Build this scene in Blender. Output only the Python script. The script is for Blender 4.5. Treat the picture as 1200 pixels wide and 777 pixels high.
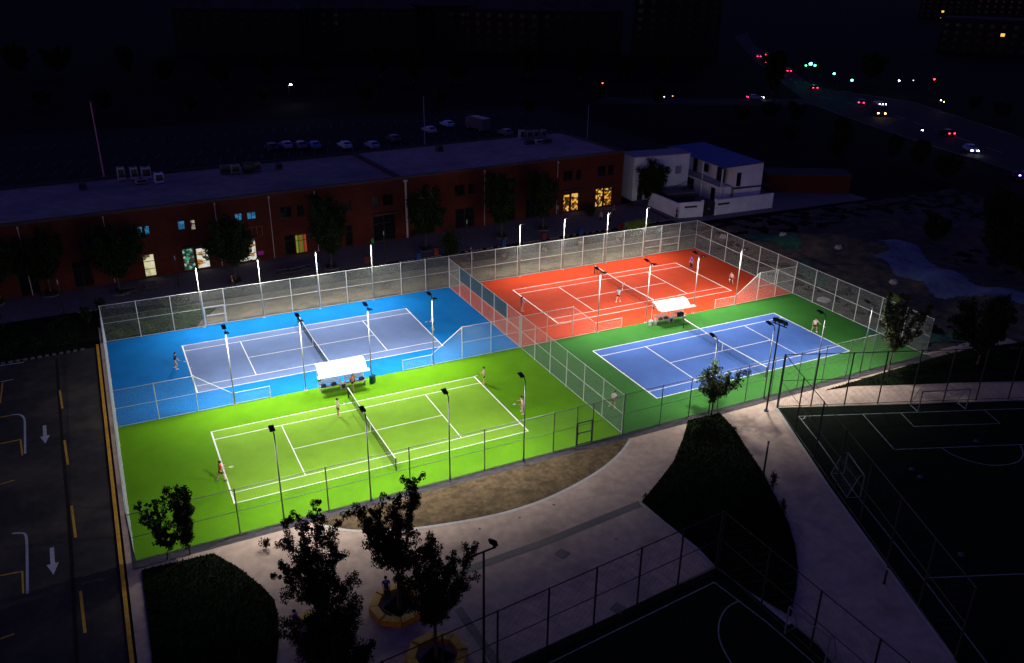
import bpy, bmesh, math, random
from mathutils import Vector, Matrix, Euler
R_ = math.radians
scn = bpy.context.scene
for o in list(bpy.data.objects): bpy.data.objects.remove(o)

# ------------------------------------------------------------------ camera
CAM = Vector((-4.8046, -53.349, 35.8503)); YAW, PITCH, ROLL, FPX = 0.4664, 0.4171, 0.0140, 985.06
_f = Vector((math.sin(YAW)*math.cos(PITCH), math.cos(YAW)*math.cos(PITCH), -math.sin(PITCH)))
_r = Vector((math.cos(YAW), -math.sin(YAW), 0)); _u = _r.cross(_f)
CR = _r*math.cos(ROLL) + _u*math.sin(ROLL); CU = -_r*math.sin(ROLL) + _u*math.cos(ROLL); CF = _f
cd = bpy.data.cameras.new('camera'); cam = bpy.data.objects.new('camera', cd); scn.collection.objects.link(cam)
cd.sensor_width = 36; cd.lens = 36*FPX/1200; cd.clip_start = .5; cd.clip_end = 6000
M = Matrix((CR, CU, -CF)).transposed().to_4x4(); M.translation = CAM; cam.matrix_world = M
scn.camera = cam

# ------------------------------------------------------------------ world and sun (late dusk)
SUN_EL, SUN_ROT = R_(4.0), R_(250)
w = bpy.data.worlds.new('World'); scn.world = w; w.use_nodes = True
nt = w.node_tree; bg = nt.nodes['Background']
sky = nt.nodes.new('ShaderNodeTexSky'); sky.sky_type = 'NISHITA'; sky.sun_disc = False
sky.sun_elevation = SUN_EL; sky.sun_rotation = SUN_ROT
tint = nt.nodes.new('ShaderNodeMix'); tint.data_type = 'RGBA'; tint.blend_type = 'MULTIPLY'
tint.inputs[0].default_value = 1; tint.inputs[7].default_value = (.36, .29, 1.28, 1)
nt.links.new(sky.outputs[0], tint.inputs[6]); nt.links.new(tint.outputs[2], bg.inputs[0])
bg.inputs[1].default_value = 0.062
sl = bpy.data.lights.new('dusk_sun', 'SUN'); sl.energy = 0.01; sl.angle = R_(12); sl.color = (.6, .6, 1)
so = bpy.data.objects.new('dusk_sun', sl); scn.collection.objects.link(so)
so.rotation_euler = (R_(70), 0, R_(60))
scn.view_settings.view_transform = 'Standard'; scn.view_settings.look = 'None'
scn.view_settings.exposure = 0; scn.view_settings.gamma = 1
LAMP_W = 670.0

# ------------------------------------------------------------------ helpers
C = scn.collection
def G(px, py, z=0.0):
    d = CF + CR*((px-600)/FPX) - CU*((py-388.5)/FPX)
    t = (z-CAM.z)/d.z; p = CAM + d*t
    return (p.x, p.y)
rnd = random.Random(7)

def mat(name, col, rough=.7, var=.15, scale=3.0, metal=0.0, emit=None, estr=0.0, detail=4, bump=0.0, alpha=None):
    m = bpy.data.materials.new(name); m.use_nodes = True; n = m.node_tree; b = n.nodes['Principled BSDF']
    b.inputs['Roughness'].default_value = rough; b.inputs['Metallic'].default_value = metal
    b.inputs['Specular IOR Level'].default_value = .08 if rough >= .78 else .35
    c = (*col, 1)
    if var > 0:
        tc = n.nodes.new('ShaderNodeTexCoord'); no = n.nodes.new('ShaderNodeTexNoise')
        no.inputs['Scale'].default_value = scale; no.inputs['Detail'].default_value = detail
        n.links.new(tc.outputs['Object'], no.inputs['Vector'])
        mp = n.nodes.new('ShaderNodeMapRange'); mp.inputs[1].default_value = .3; mp.inputs[2].default_value = .7
        mp.inputs[3].default_value = 1-var; mp.inputs[4].default_value = 1+var
        n.links.new(no.outputs['Fac'], mp.inputs[0])
        vm = n.nodes.new('ShaderNodeVectorMath'); vm.operation = 'SCALE'; vm.inputs[0].default_value = col
        n.links.new(mp.outputs[0], vm.inputs['Scale']); n.links.new(vm.outputs[0], b.inputs['Base Color'])
        if bump:
            bp = n.nodes.new('ShaderNodeBump'); bp.inputs['Strength'].default_value = bump
            n.links.new(no.outputs['Fac'], bp.inputs['Height']); n.links.new(bp.outputs[0], b.inputs['Normal'])
    else: b.inputs['Base Color'].default_value = c
    if emit:
        b.inputs['Emission Color'].default_value = (*emit, 1); b.inputs['Emission Strength'].default_value = estr
    return m

def two_noise(m, col2, scale, lo=.45, hi=.6):
    """blend a second colour in through a large noise: stains and patches that belong to the surface"""
    n = m.node_tree; b = n.nodes['Principled BSDF']; src = b.inputs['Base Color'].links[0].from_socket
    tc = n.nodes.new('ShaderNodeTexCoord'); no = n.nodes.new('ShaderNodeTexNoise'); no.inputs['Scale'].default_value = scale
    no.inputs['Detail'].default_value = 8; no.inputs['Roughness'].default_value = .65
    n.links.new(tc.outputs['Object'], no.inputs['Vector'])
    mp = n.nodes.new('ShaderNodeMapRange'); mp.inputs[1].default_value = lo; mp.inputs[2].default_value = hi
    n.links.new(no.outputs['Fac'], mp.inputs[0])
    mx = n.nodes.new('ShaderNodeMix'); mx.data_type = 'RGBA'; n.links.new(mp.outputs[0], mx.inputs[0])
    n.links.new(src, mx.inputs[6]); mx.inputs[7].default_value = (*col2, 1)
    n.links.new(mx.outputs[2], b.inputs['Base Color'])
    return m

class MB:
    def __init__(s): s.v = []; s.f = []
    def add(s, vs, fs):
        k = len(s.v); s.v += [tuple(v) for v in vs]; s.f += [tuple(i+k for i in f) for f in fs]; return s
    def box(s, c, d, rz=0, rx=0, ry=0):
        m = Euler((rx, ry, rz)).to_matrix(); c = Vector(c)
        vs = [c + m @ Vector((x*d[0]/2, y*d[1]/2, z*d[2]/2)) for x in (-1, 1) for y in (-1, 1) for z in (-1, 1)]
        return s.add(vs, [(0,1,3,2),(4,6,7,5),(0,4,5,1),(2,3,7,6),(0,2,6,4),(1,5,7,3)])
    def tube(s, a, b, r0, r1=None, n=8, caps=True):
        a = Vector(a); b = Vector(b); r1 = r0 if r1 is None else r1
        d = (b-a).normalized(); q = Vector((0, 0, 1)) if abs(d.z) < .95 else Vector((1, 0, 0))
        x = d.cross(q).normalized(); y = d.cross(x)
        vs = []
        for p, r in ((a, r0), (b, r1)):
            vs += [p + (x*math.cos(2*math.pi*i/n) + y*math.sin(2*math.pi*i/n))*r for i in range(n)]
        fs = [(i, (i+1) % n, n+(i+1) % n, n+i) for i in range(n)]
        if caps: fs += [tuple(range(n))[::-1], tuple(range(n, 2*n))]
        return s.add(vs, fs)
    def path(s, pts, rs, n=8):
        for i in range(len(pts)-1): s.tube(pts[i], pts[i+1], rs[i], rs[i+1], n)
        return s
    def lathe(s, c, prof, n=16):
        c = Vector(c); vs = []
        for r, z in prof: vs += [c + Vector((r*math.cos(2*math.pi*i/n), r*math.sin(2*math.pi*i/n), z)) for i in range(n)]
        fs = []
        for k in range(len(prof)-1): fs += [(k*n+i, k*n+(i+1) % n, (k+1)*n+(i+1) % n, (k+1)*n+i) for i in range(n)]
        fs += [tuple(range(n))[::-1], tuple(range((len(prof)-1)*n, len(prof)*n))]
        return s.add(vs, fs)
    def prism(s, pts, z0, z1):
        n = len(pts)
        return s.add([(x, y, z0) for x, y in pts]+[(x, y, z1) for x, y in pts],
                     [tuple(range(n))[::-1], tuple(range(n, 2*n))]+[(i, (i+1) % n, n+(i+1) % n, n+i) for i in range(n)])
    def build(s, name, m, parent=None, smooth=False):
        me = bpy.data.meshes.new(name); me.from_pydata(s.v, [], s.f); me.materials.append(m)
        if smooth:
            for p in me.polygons: p.use_smooth = True
        o = bpy.data.objects.new(name, me); C.objects.link(o)
        if parent: o.parent = parent
        return o
def fixn(o):
    bm = bmesh.new(); bm.from_mesh(o.data); bmesh.ops.recalc_face_normals(bm, faces=bm.faces); bm.to_mesh(o.data); bm.free(); return o
def bevel(o, w=.02, seg=2):
    bm = bmesh.new(); bm.from_mesh(o.data)
    bmesh.ops.bevel(bm, geom=bm.edges[:], offset=w, segments=seg, affect='EDGES', clamp_overlap=True)
    bmesh.ops.recalc_face_normals(bm, faces=bm.faces); bm.to_mesh(o.data); bm.free(); return o
def tag(o, label, cat, group=None, kind=None):
    o['label'] = label; o['category'] = cat
    if group: o['group'] = group
    if kind: o['kind'] = kind
    return o
def thing(name, label, cat, loc=(0, 0, 0), rz=0, group=None):
    o = bpy.data.objects.new(name, None); C.objects.link(o); o.empty_display_size = .3
    o.location = loc; o.rotation_euler = (0, 0, rz); return tag(o, label, cat, group)
def flat(name, pts, z, m, kind='structure', thick=0.0):
    bm = bmesh.new(); vs = [bm.verts.new((p[0], p[1], z)) for p in pts]; f = bm.faces.new(vs); f.normal_update()
    if f.normal.z < 0: f.normal_flip()
    if thick:
        r = bmesh.ops.extrude_face_region(bm, geom=[f]); 
        for v in [g for g in r['geom'] if isinstance(g, bmesh.types.BMVert)]: v.co.z += thick
    bmesh.ops.triangulate(bm, faces=bm.faces[:]); bmesh.ops.recalc_face_normals(bm, faces=bm.faces[:])
    me = bpy.data.meshes.new(name); bm.to_mesh(me); bm.free(); me.materials.append(m)
    o = bpy.data.objects.new(name, me); C.objects.link(o)
    if kind: o['kind'] = kind
    return o
def strip(mb, pts, w, z):
    """flat painted line of width w along a polyline"""
    for i in range(len(pts)-1):
        a = Vector(pts[i]); b = Vector(pts[i+1]); d = (b-a).normalized(); n = Vector((-d.y, d.x))*w/2
        q = [a+n, a-n, b-n, b+n]
        mb.add([(p.x, p.y, z) for p in q], [(0, 1, 2, 3)])
    return mb
def smoothcurve(pts, k=6):
    out = []; n = len(pts)
    for i in range(n-1):
        p0 = Vector(pts[max(0, i-1)]); p1 = Vector(pts[i]); p2 = Vector(pts[i+1]); p3 = Vector(pts[min(n-1, i+2)])
        for j in range(k):
            t = j/k
            out.append(tuple(.5*((2*p1)+(p2-p0)*t+(2*p0-5*p1+4*p2-p3)*t*t+(3*p1-p0-3*p2+p3)*t**3)))
    out.append(tuple(pts[-1])); return out

# ------------------------------------------------------------------ materials
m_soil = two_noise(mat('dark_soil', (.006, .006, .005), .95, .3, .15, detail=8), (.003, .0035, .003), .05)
m_asph = two_noise(mat('asphalt', (.036, .034, .034), .85, .2, 1.2, detail=8, bump=.1), (.075, .066, .052), .16, .48, .62)
m_asph_far = mat('road_asphalt', (.035, .033, .036), .8, .2, .2)
m_conc = two_noise(mat('beige_paving', (.42, .32, .265), .85, .14, 1.5, detail=9, bump=.06), (.27, .205, .175), .3, .5, .7)
m_rpath = two_noise(mat('rear_path_paving', (.17, .145, .10), .9, .2, 1.2, detail=9), (.10, .09, .06), .4, .45, .65)
m_plaza = mat('plaza_stone', (.16, .14, .15), .8, .2, 2)
m_drain = mat('drain_grate', (.10, .09, .09), .6, .3, 12)
m_kerb = mat('kerb_stone', (.42, .40, .38), .8, .15, 4)
m_edge = mat('court_edging', (.12, .11, .12), .8, .2, 2)
m_dirt = two_noise(mat('bare_dirt', (.125, .088, .050), .95, .3, 2.6, detail=12, bump=.4), (.062, .046, .028), 1.0, .42, .66)
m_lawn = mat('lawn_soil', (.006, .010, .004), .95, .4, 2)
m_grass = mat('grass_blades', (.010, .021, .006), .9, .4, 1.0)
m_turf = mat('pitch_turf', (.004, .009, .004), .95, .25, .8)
def court_mat(name, col):
    m = mat(name, col, .8, .05, .5, detail=8, bump=.02)
    two_noise(m, tuple(c*.80 for c in col), .35, .45, .75)
    return two_noise(m, tuple(c*.88+.006 for c in col), 2.6, .52, .70)
m_blue = court_mat('court_blue', (.004, .165, .50))
m_slate = court_mat('court_slate_blue', (.135, .20, .39))
m_lime = court_mat('court_lime', (.100, .275, .003))
m_lime_lit = court_mat('court_lime_lit_tone', (.172, .350, .024))  # same lime paint, colour lifted to stand for stronger lamplight at mid-court
m_red = court_mat('court_red', (.42, .040, .012))
m_red_in = court_mat('court_red_inner', (.49, .054, .020))
m_green = court_mat('court_green', (.032, .145, .022))
m_blue2 = court_mat('court_royal_blue', (.062, .135, .41))
m_line = mat('line_paint', (.8, .8, .78), .6, .04, 6)
m_dline = mat('grey_line_paint', (.21, .215, .22), .7, .3, 3)  # line paint in plain grey with random tone
m_yline = mat('yellow_road_paint', (.55, .30, .02), .7, .25, 3)
m_wline = mat('white_road_paint', (.38, .42, .46), .7, .2, 3)
m_galv = mat('galvanised_steel', (.62, .64, .62), .45, .08, 6, .2)
m_wire = mat('wire_mesh', (.50, .53, .50), .55, .1, 3)
m_dark = mat('dark_steel', (.02, .02, .022), .5, .2, 6)
m_white = mat('white_panel', (.38, .37, .335), .6, .04, 3)
m_bench = mat('bench_slats', (.55, .52, .46), .5, .1, 8)
m_pole = mat('lamp_pole_white', (.30, .31, .28), .6, .05, 4)
m_head = mat('lamp_housing', (.035, .04, .05), .4, .1, 8)
m_lens = mat('lamp_lens', (.9, .9, .9), .3, 0, emit=(1, .97, .9), estr=25)
m_screen = mat('windscreen_cloth', (.02, .07, .10), .8, .2, 5)
m_net = mat('net_cord', (.01, .01, .012), .8, .1, 10)
m_bark = mat('bark', (.09, .07, .05), .9, .3, 12)
m_leaf = mat('dark_leaves', (.016, .028, .009), .85, .5, 1.5)
m_leaf2 = mat('green_leaves', (.035, .065, .014), .7, .5, 1.5)
m_leaf3 = mat('lit_tone_leaves', (.12, .19, .015), .7, .4, 1.5)  # leaf colour brightened to carry the lamplight on one tree
m_skin = mat('skin', (.52, .30, .19), .55, .05, 10)
m_hair = mat('hair', (.012, .010, .009), .5, .2, 20)
m_yel = two_noise(mat('yellow_bench', (.50, .27, .015), .6, .2, 5), (.2, .11, .02), 1.2, .55, .7)
m_tar = two_noise(mat('roof_membrane', (.30, .27, .25), .9, .2, .8, detail=8), (.19, .18, .21), .12, .45, .65)
m_par = mat('parapet', (.07, .055, .06), .8, .2, 2)
m_glassd = mat('dark_glass', (.008, .010, .012), .15, .2, 3)
m_frame = mat('window_frame', (.02, .02, .022), .5, .1, 5)
m_wwall = mat('white_render', (.76, .77, .80), .8, .1, .6, detail=8)
m_broof = mat('blue_sheet_roof', (.025, .055, .28), .5, .1, 2)

def brick_mat():
    m = bpy.data.materials.new('red_brick'); m.use_nodes = True; n = m.node_tree; b = n.nodes['Principled BSDF']
    tc = n.nodes.new('ShaderNodeTexCoord'); mp = n.nodes.new('ShaderNodeMapping'); mp.inputs['Rotation'].default_value = (R_(90), 0, 0)
    br = n.nodes.new('ShaderNodeTexBrick'); br.inputs['Scale'].default_value = 2.2
    br.inputs['Color1'].default_value = (.17, .028, .016, 1); br.inputs['Color2'].default_value = (.11, .02, .012, 1)
    br.inputs['Mortar'].default_value = (.12, .06, .05, 1); br.inputs['Mortar Size'].default_value = .02
    no = n.nodes.new('ShaderNodeTexNoise'); no.inputs['Scale'].default_value = .4; no.inputs['Detail'].default_value = 6
    mx = n.nodes.new('ShaderNodeMix'); mx.data_type = 'RGBA'; mx.blend_type = 'MULTIPLY'; mx.inputs[0].default_value = .6
    n.links.new(tc.outputs['Object'], mp.inputs[0]); n.links.new(mp.outputs[0], br.inputs[0]); n.links.new(tc.outputs['Object'], no.inputs['Vector'])
    n.links.new(br.outputs[0], mx.inputs[6]); n.links.new(no.outputs[0], mx.inputs[7]); n.links.new(mx.outputs[2], b.inputs['Base Color'])
    b.inputs['Roughness'].default_value = .9; b.inputs['Specular IOR Level'].default_value = .1; return m
m_brick = brick_mat()
def glow_mat(name, cols, strength, scale=2.2, seed=0.0):
    """a lit shop interior seen through its glass: blocky shapes of a few colours, all of them giving light"""
    m = bpy.data.materials.new(name); m.use_nodes = True; n = m.node_tree; b = n.nodes['Principled BSDF']
    tc = n.nodes.new('ShaderNodeTexCoord'); mp = n.nodes.new('ShaderNodeMapping'); mp.inputs['Location'].default_value = (seed, seed*.7, seed*1.3)
    vo = n.nodes.new('ShaderNodeTexVoronoi'); vo.distance = 'CHEBYCHEV'; vo.inputs['Scale'].default_value = scale
    rp = n.nodes.new('ShaderNodeValToRGB'); rp.color_ramp.interpolation = 'CONSTANT'
    n.links.new(tc.outputs['Object'], mp.inputs[0]); n.links.new(mp.outputs[0], vo.inputs['Vector'])
    sp = n.nodes.new('ShaderNodeSeparateColor'); n.links.new(vo.outputs['Color'], sp.inputs[0]); n.links.new(sp.outputs[0], rp.inputs[0])
    el = rp.color_ramp.elements
    while len(el) < len(cols): el.new(.5)
    for i, c in enumerate(cols): el[i].position = i/len(cols); el[i].color = (*c, 1)
    n.links.new(rp.outputs[0], b.inputs['Emission Color']); b.inputs['Emission Strength'].default_value = strength
    b.inputs['Base Color'].default_value = (.02, .02, .02, 1); b.inputs['Roughness'].default_value = .2
    return m
def emis(name, col, s): return mat(name, (.02, .02, .02), .4, 0, emit=col, estr=s)

# ------------------------------------------------------------------ ground and paving
flat('ground', [(-900, -300), (1500, -300), (1500, 1800), (-900, 1800)], -.080, m_soil)
flat('parking_asphalt', [(-60, -50), (-7.7, -50), (-7.7, 32.9), (-60, 31.2)], -.050, m_asph)
flat('paving', [(-7.35, -50), (80, -50), (80, -3.35), (-7.35, -3.35)], -.046, m_conc)
flat('side_paving', [(-7.35, -3.35), (-6.95, -3.35), (-6.95, 38), (-7.35, 38)], -.042, m_conc)
flat('rear_path', [(-7.2, 33.75), (72, 33.75), (72, 41.5), (-7.2, 40.8)], -.046, m_rpath)
flat('rear_road', [(-60, 42.6), (-9, 43.4), (10, 40.9), (75, 41.8), (78, 45.8), (10, 44.6), (-9, 43.6), (-60, 43.0)], -.056, m_asph)
fy = lambda x: 51.85 + .0725*x
flat('plaza', [(-60, 42.9), (-9, 43.6), (10, 44.8), (72, 46.5), (72.5, fy(72.5)+.1), (-60, fy(-60)+.1)], -.040, m_plaza)
flat('side_yard', [(72.1, 44.0), (110, 43.0), (110, 80), (72.6, 80), (72.6, 50)], -.052, m_plaza)
# yellow painted kerb along the left side, with its gutter wall
kb = MB().box((-7.62, -8.6, -.005), (.22, 84, .12)); kb.build('yellow_kerb', m_yline)['kind'] = 'structure'
# kerb of small stones between the path and the plaza
ks = MB()
for i in range(150):
    x = -9 + i*.55; y = 43.4 + max(0, (x+9))*.037
    if rnd.random() < .75: ks.box((x, y, 0), (.38, .22, .16), rnd.uniform(-.1, .1))
ks.build('plaza_kerb', m_plaza)['kind'] = 'structure'
ks = MB()
for i in range(24):
    ks.box((-9.0 - i*.62, 32.75 - i*.02, 0), (.34, .25, .2), rnd.uniform(-.1, .1))
ks.build('parking_kerb', m_edge)['kind'] = 'structure'

# court base slab + edging
ex0, ex1, ey0, ey1, XM, YM = -6.8, 66.8, -3.7, 33.65, 30.55, 15.0
flat('court_edging', [(ex0-.15, ey0-.75), (ex1+.15, ey0-.75), (ex1+.15, ey1+.2), (ex0-.15, ey1+.2)], -.042, m_edge, thick=.03)
def rect(x0, y0, x1, y1): return [(x0, y0), (x1, y0), (x1, y1), (x0, y1)]
flat('lime_court_surface', rect(ex0, ey0, XM, YM), 0, m_lime)
flat('blue_court_surface', rect(ex0, YM, XM, ey1), 0, m_blue)
flat('red_court_surface', rect(XM, YM, ex1, ey1), 0, m_red)
flat('green_court_surface', rect(XM, ey0, ex1, YM), 0, m_green)
TL, TW, TS = 23.77, 10.97, 8.23
courts = {'lime': (0.0, 0.05), 'blue': (-.08, 18.58), 'red': (37.0, 18.75), 'green': (36.75, .22)}
for k, (cx, cy) in courts.items():
    mi = {'lime': m_lime_lit, 'blue': m_slate, 'red': m_red_in, 'green': m_blue2}[k]
    flat(k+'_court_playing_area', rect(cx, cy, cx+TL, cy+TW), .004, mi)
    mb = MB(); z = .008; s0 = cy+(TW-TS)/2; s1 = cy+TW-(TW-TS)/2; lw = .075
    def hl(y, x0, x1, w=lw): mb.add([(x0, y-w/2, z), (x1, y-w/2, z), (x1, y+w/2, z), (x0, y+w/2, z)], [(0, 1, 2, 3)])
    def vl(x, y0, y1, w=lw, zz=None): zz = zz or z; mb.add([(x-w/2, y0, zz), (x+w/2, y0, zz), (x+w/2, y1, zz), (x-w/2, y1, zz)], [(0, 1, 2, 3)])
    b2 = .12
    hl(cy, cx, cx+TL); hl(cy+TW, cx, cx+TL)
    vl(cx+b2/2, cy+lw/2, cy+TW-lw/2, b2); vl(cx+TL-b2/2, cy+lw/2, cy+TW-lw/2, b2)
    hl(s0, cx+b2, cx+TL-b2); hl(s1, cx+b2, cx+TL-b2)
    for sx in (-1, 1): vl(cx+TL/2+sx*6.4, s0+lw/2, s1-lw/2)
    hl(cy+TW/2, cx+TL/2-6.4+lw/2, cx+TL/2+6.4-lw/2)
    for sx in (b2, TL-b2-.12): mb.add([(cx+sx, cy+TW/2-.03, z), (cx+sx+.12, cy+TW/2-.03, z), (cx+sx+.12, cy+TW/2+.03, z), (cx+sx, cy+TW/2+.03, z)], [(0, 1, 2, 3)])
    mb.build(k+'_court_lines', m_line)['kind'] = 'structure'

# bare dirt bed with its curved light kerb
curve = smoothcurve([G(*p) for p in [(392, 603), (372, 612), (400, 620), (429, 621.7), (475, 620), (513.8, 615.2), (560, 607.5), (598.7, 598.5), (637, 585.6), (673.4, 568.5), (701.7, 551.8), (719.8, 537.6), (731, 526), (738, 516)]])
flat('dirt_bed', curve + [(curve[-1][0], ey0-.78), (curve[0][0], ey0-.78)], -.036, m_dirt)
strip(MB(), curve[8:], .26, -.030).build('dirt_bed_kerb', m_kerb)['kind'] = 'structure'
# drains
dl = [G(520, 679), G(550, 666), G(640, 634), G(751, 589)]
strip(MB(), dl, .62, -.034).build('drain_channel', m_drain)['kind'] = 'structure'
d2 = [G(536, 712), G(582, 777), G(606, 820)]
strip(MB(), d2, .55, -.034).build('paving_drain', m_drain)['kind'] = 'structure'
strip(MB(), [(p[0]-.32, p[1]-.1) for p in d2], .07, -.030).build('paving_drain_edge', m_kerb)['kind'] = 'structure'
mh = MB()
for p in [(659, 648), (724, 712.5)]:
    x, y = G(*p); mh.box((x, y, -.036), (.75, .75, .012), .4)
mh.build('drain_cover', m_drain)['kind'] = 'structure'
sp = MB()
for p in [(562, 619), (609, 606), (649, 591), (722, 631), (748, 649), (394, 636)]:
    x, y = G(*p); sp.lathe((x, y, -.044), [(.1, 0), (.1, .012)], 10)
sp.build('paving_drain_spouts', m_drain)['kind'] = 'structure'

# lawns
LA = [G(*p) for p in [(166, 668), (250, 648.5), (279, 664.6), (308, 688), (321, 702), (326, 720), (327, 745), (324, 777), (318, 830), (185, 830)]]
LB = [G(*p) for p in [(806, 493), (843.3, 483.6), (861, 503), (874, 523.5), (894.8, 554.4), (912.8, 590.4), (925, 615), (932, 640), (935, 665), (933, 690), (927, 722), (879.5, 694), (838.8, 663.5), (818, 641.4), (777.4, 609.4), (752, 588), (771, 564.7), (789, 541.5), (799.5, 515.8), (804, 502)]]
LC = [G(*p) for p in [(968, 457), (1000, 452), (1054, 450.7), (1118.7, 448), (1200, 446), (1260, 444), (1250, 395), (1140, 408)]] + [(67.2, -4.5)]
LD = [(-40, 33.2), (-9.2, 33.2), (-8.8, 43.0), (-40, 42.3)]
LE = [(-7.1, 33.95), (1.9, 33.95), (2.6, 35.5), (4.6, 38.3), (2.5, 40.4), (-7.1, 40.2)]
lawns = {'lawn_by_road': (LA, .05), 'lawn_wedge': (LB, .05), 'lawn_by_pitch': (LC, .05), 'lawn_by_plaza': (LD, .06), 'lawn_behind_fence': (LE, .05)}
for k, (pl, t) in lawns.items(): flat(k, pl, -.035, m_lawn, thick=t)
def inside(x, y, P):
    c = False; j = len(P)-1
    for i in range(len(P)):
        if (P[i][1] > y) != (P[j][1] > y) and x < (P[j][0]-P[i][0])*(y-P[i][1])/(P[j][1]-P[i][1])+P[i][0]: c = not c
        j = i
    return c
def grass(P, n, hgt, m, name, label):
    mb = MB(); xs = [p[0] for p in P]; ys = [p[1] for p in P]; k = 0; t = 0
    while k < n and t < n*6:
        t += 1; x = rnd.uniform(min(xs)-.1, max(xs)+.1); y = rnd.uniform(min(ys)-.1, max(ys)+.1)
        if not inside(x, y, P): continue
        k += 1
        for b in range(3):
            a = rnd.uniform(0, 6.283); h = hgt*rnd.uniform(.5, 1.4); wd = .03; l = rnd.uniform(.02, .12)
            dx, dy = math.cos(a), math.sin(a)
            mb.add([(x-dy*wd, y+dx*wd, .01), (x+dy*wd, y-dx*wd, .01), (x+dx*l, y+dy*l, .015+h)], [(0, 1, 2)])
    tag(mb.build(name, m), label, 'grass', kind='stuff')
grass(LA, 9000, .10, m_grass, 'grass', 'dark grass on the curved lawn beside the parking road')
grass(LB, 14000, .11, m_grass, 'grass', 'dark grass covering the wedge of lawn between the two paved walks')
grass(LC, 9000, .11, m_grass, 'grass', 'grass strip between the near court fence and the football pitch path')
grass(LE, 5000, .12, mat('lit_tone_grass', (.08, .12, .02), .9, .4, 1.0), 'grass', 'rough grass behind the rear fence of the blue court')  # grass colour raised here to hold the light falling behind the fence

# football pitches (dark artificial turf) with grey lines
PA = [G(*p) for p in [(911.6, 477.7), (1200, 468.8), (1330, 466), (1500, 700), (1250, 960), (1121, 774), (972.5, 570)]]
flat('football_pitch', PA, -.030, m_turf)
fl = MB()
for seg in [[(936, 487.5), (1011, 485), (1200, 478.5), (1290, 475)], [(936, 487.5), (960, 518), (1003, 579)], [(1003, 579), (1082, 678), (1157, 777)],
            [(1011, 485), (1048, 526.5), (1200, 520.5), (1260, 518)], [(1056, 484), (1071, 499.5), (1172, 496), (1154, 480.5)], [(1084, 677), (1200, 672)]]:
    strip(fl, [G(*p) for p in seg], .09, -.022)
strip(fl, smoothcurve([G(*p) for p in [(1104, 524.5), (1115, 532), (1140, 541), (1165, 545), (1190, 542), (1199, 533), (1196, 521)]]), .09, -.018)
strip(fl, smoothcurve([G(*p) for p in [(943, 487.3), (943, 489.5), (940.5, 490.8), (938, 490.3)]]), .09, -.018)
fl.build('football_pitch_lines', m_dline)['kind'] = 'structure'
strip(MB(), [G(*p) for p in [(910, 478), (971, 570), (1119, 774)]], .22, -.026).build('football_pitch_kerb', m_kerb)['kind'] = 'structure'
PB = [G(*p) for p in [(838.8, 664.8), (602.5, 774), (500, 826), (640, 1000), (1120, 960), (960, 757), (925, 728)]]
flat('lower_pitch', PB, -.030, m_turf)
fl = MB()
strip(fl, [G(*p) for p in [(837, 682), (646, 775.6), (560, 820)]], .09, -.022); strip(fl, [G(*p) for p in [(837, 682), (900, 730), (958, 780)]], .09, -.018)
strip(fl, smoothcurve([G(*p) for p in [(864.5, 704.5), (852, 712), (844, 725), (842, 741), (846, 757), (856, 775), (868, 790)]]), .09, -.014)
fl.build('lower_pitch_lines', m_dline)['kind'] = 'structure'
strip(MB(), [G(*p) for p in [(751, 589), (777.4, 609.4), (840, 662), (879.5, 692.4), (926, 731)]], .3, -.022).build('lower_pitch_kerb', m_kerb)['kind'] = 'structure'

# parking road paint
pm = MB(); ym = MB()
def arrow(px0, px1):
    a = Vector(G(*px0)); b = Vector(G(*px1)); d = (b-a).normalized(); n = Vector((-d.y, d.x)); L = (b-a).length
    q = [a+n*.13, a-n*.13, a+d*L*.6-n*.13, a+d*L*.6+n*.13]; pm.add([(p.x, p.y, -.042) for p in q], [(0, 1, 2, 3)])
    q = [a+d*L*.6+n*.35, a+d*L*.6-n*.35, b]; pm.add([(p.x, p.y, -.042) for p in q], [(0, 1, 2)])
arrow((52, 498), (53, 519)); arrow((60.5, 641), (62.5, 673))
for c in ([(14, 485.5), (22, 485.2), (26, 487), (28.5, 491), (29, 500), (29.3, 531)], [(14, 624.5), (26, 624), (29.5, 626), (31, 632), (31.5, 650), (32, 695)]):
    strip(pm, [G(*p) for p in smoothcurve(c, 3)], .16, -.042)
strip(pm, [G(0, 428), G(28, 424)], .14, -.042)
strip(pm, [G(0, 447), G(16, 444)], .14, -.042)
for a, b in (((70, 457), (73, 478)), ((75.5, 515.5), (79.5, 544)), ((83.5, 592), (88.5, 629)), ((94, 692), (99.5, 741)), ((108, 800), (114, 850))): strip(ym, [G(*a), G(*b)], .17, -.042)
for c in ([(0, 488.5), (14, 486)], [(0, 519.5), (24, 514.5), (26, 533)], [(0, 567), (17, 562)], [(0, 674), (26, 669), (27, 695)], [(0, 748), (17, 742)], [(16, 422), (30, 420)], [(0, 472), (3, 448)]):
    strip(ym, [G(*p) for p in c], .12, -.038)
pm.build('white_road_markings', m_wline)['kind'] = 'structure'; ym.build('yellow_road_markings', m_yline)['kind'] = 'structure'
strip(MB(), [G(66, 420), G(73, 520), G(80, 600), G(86, 690), G(90, 777)], .22, -.044).build('road_gutter', mat('gutter', (.015, .015, .015), .9, .2, 3))['kind'] = 'structure'

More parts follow.
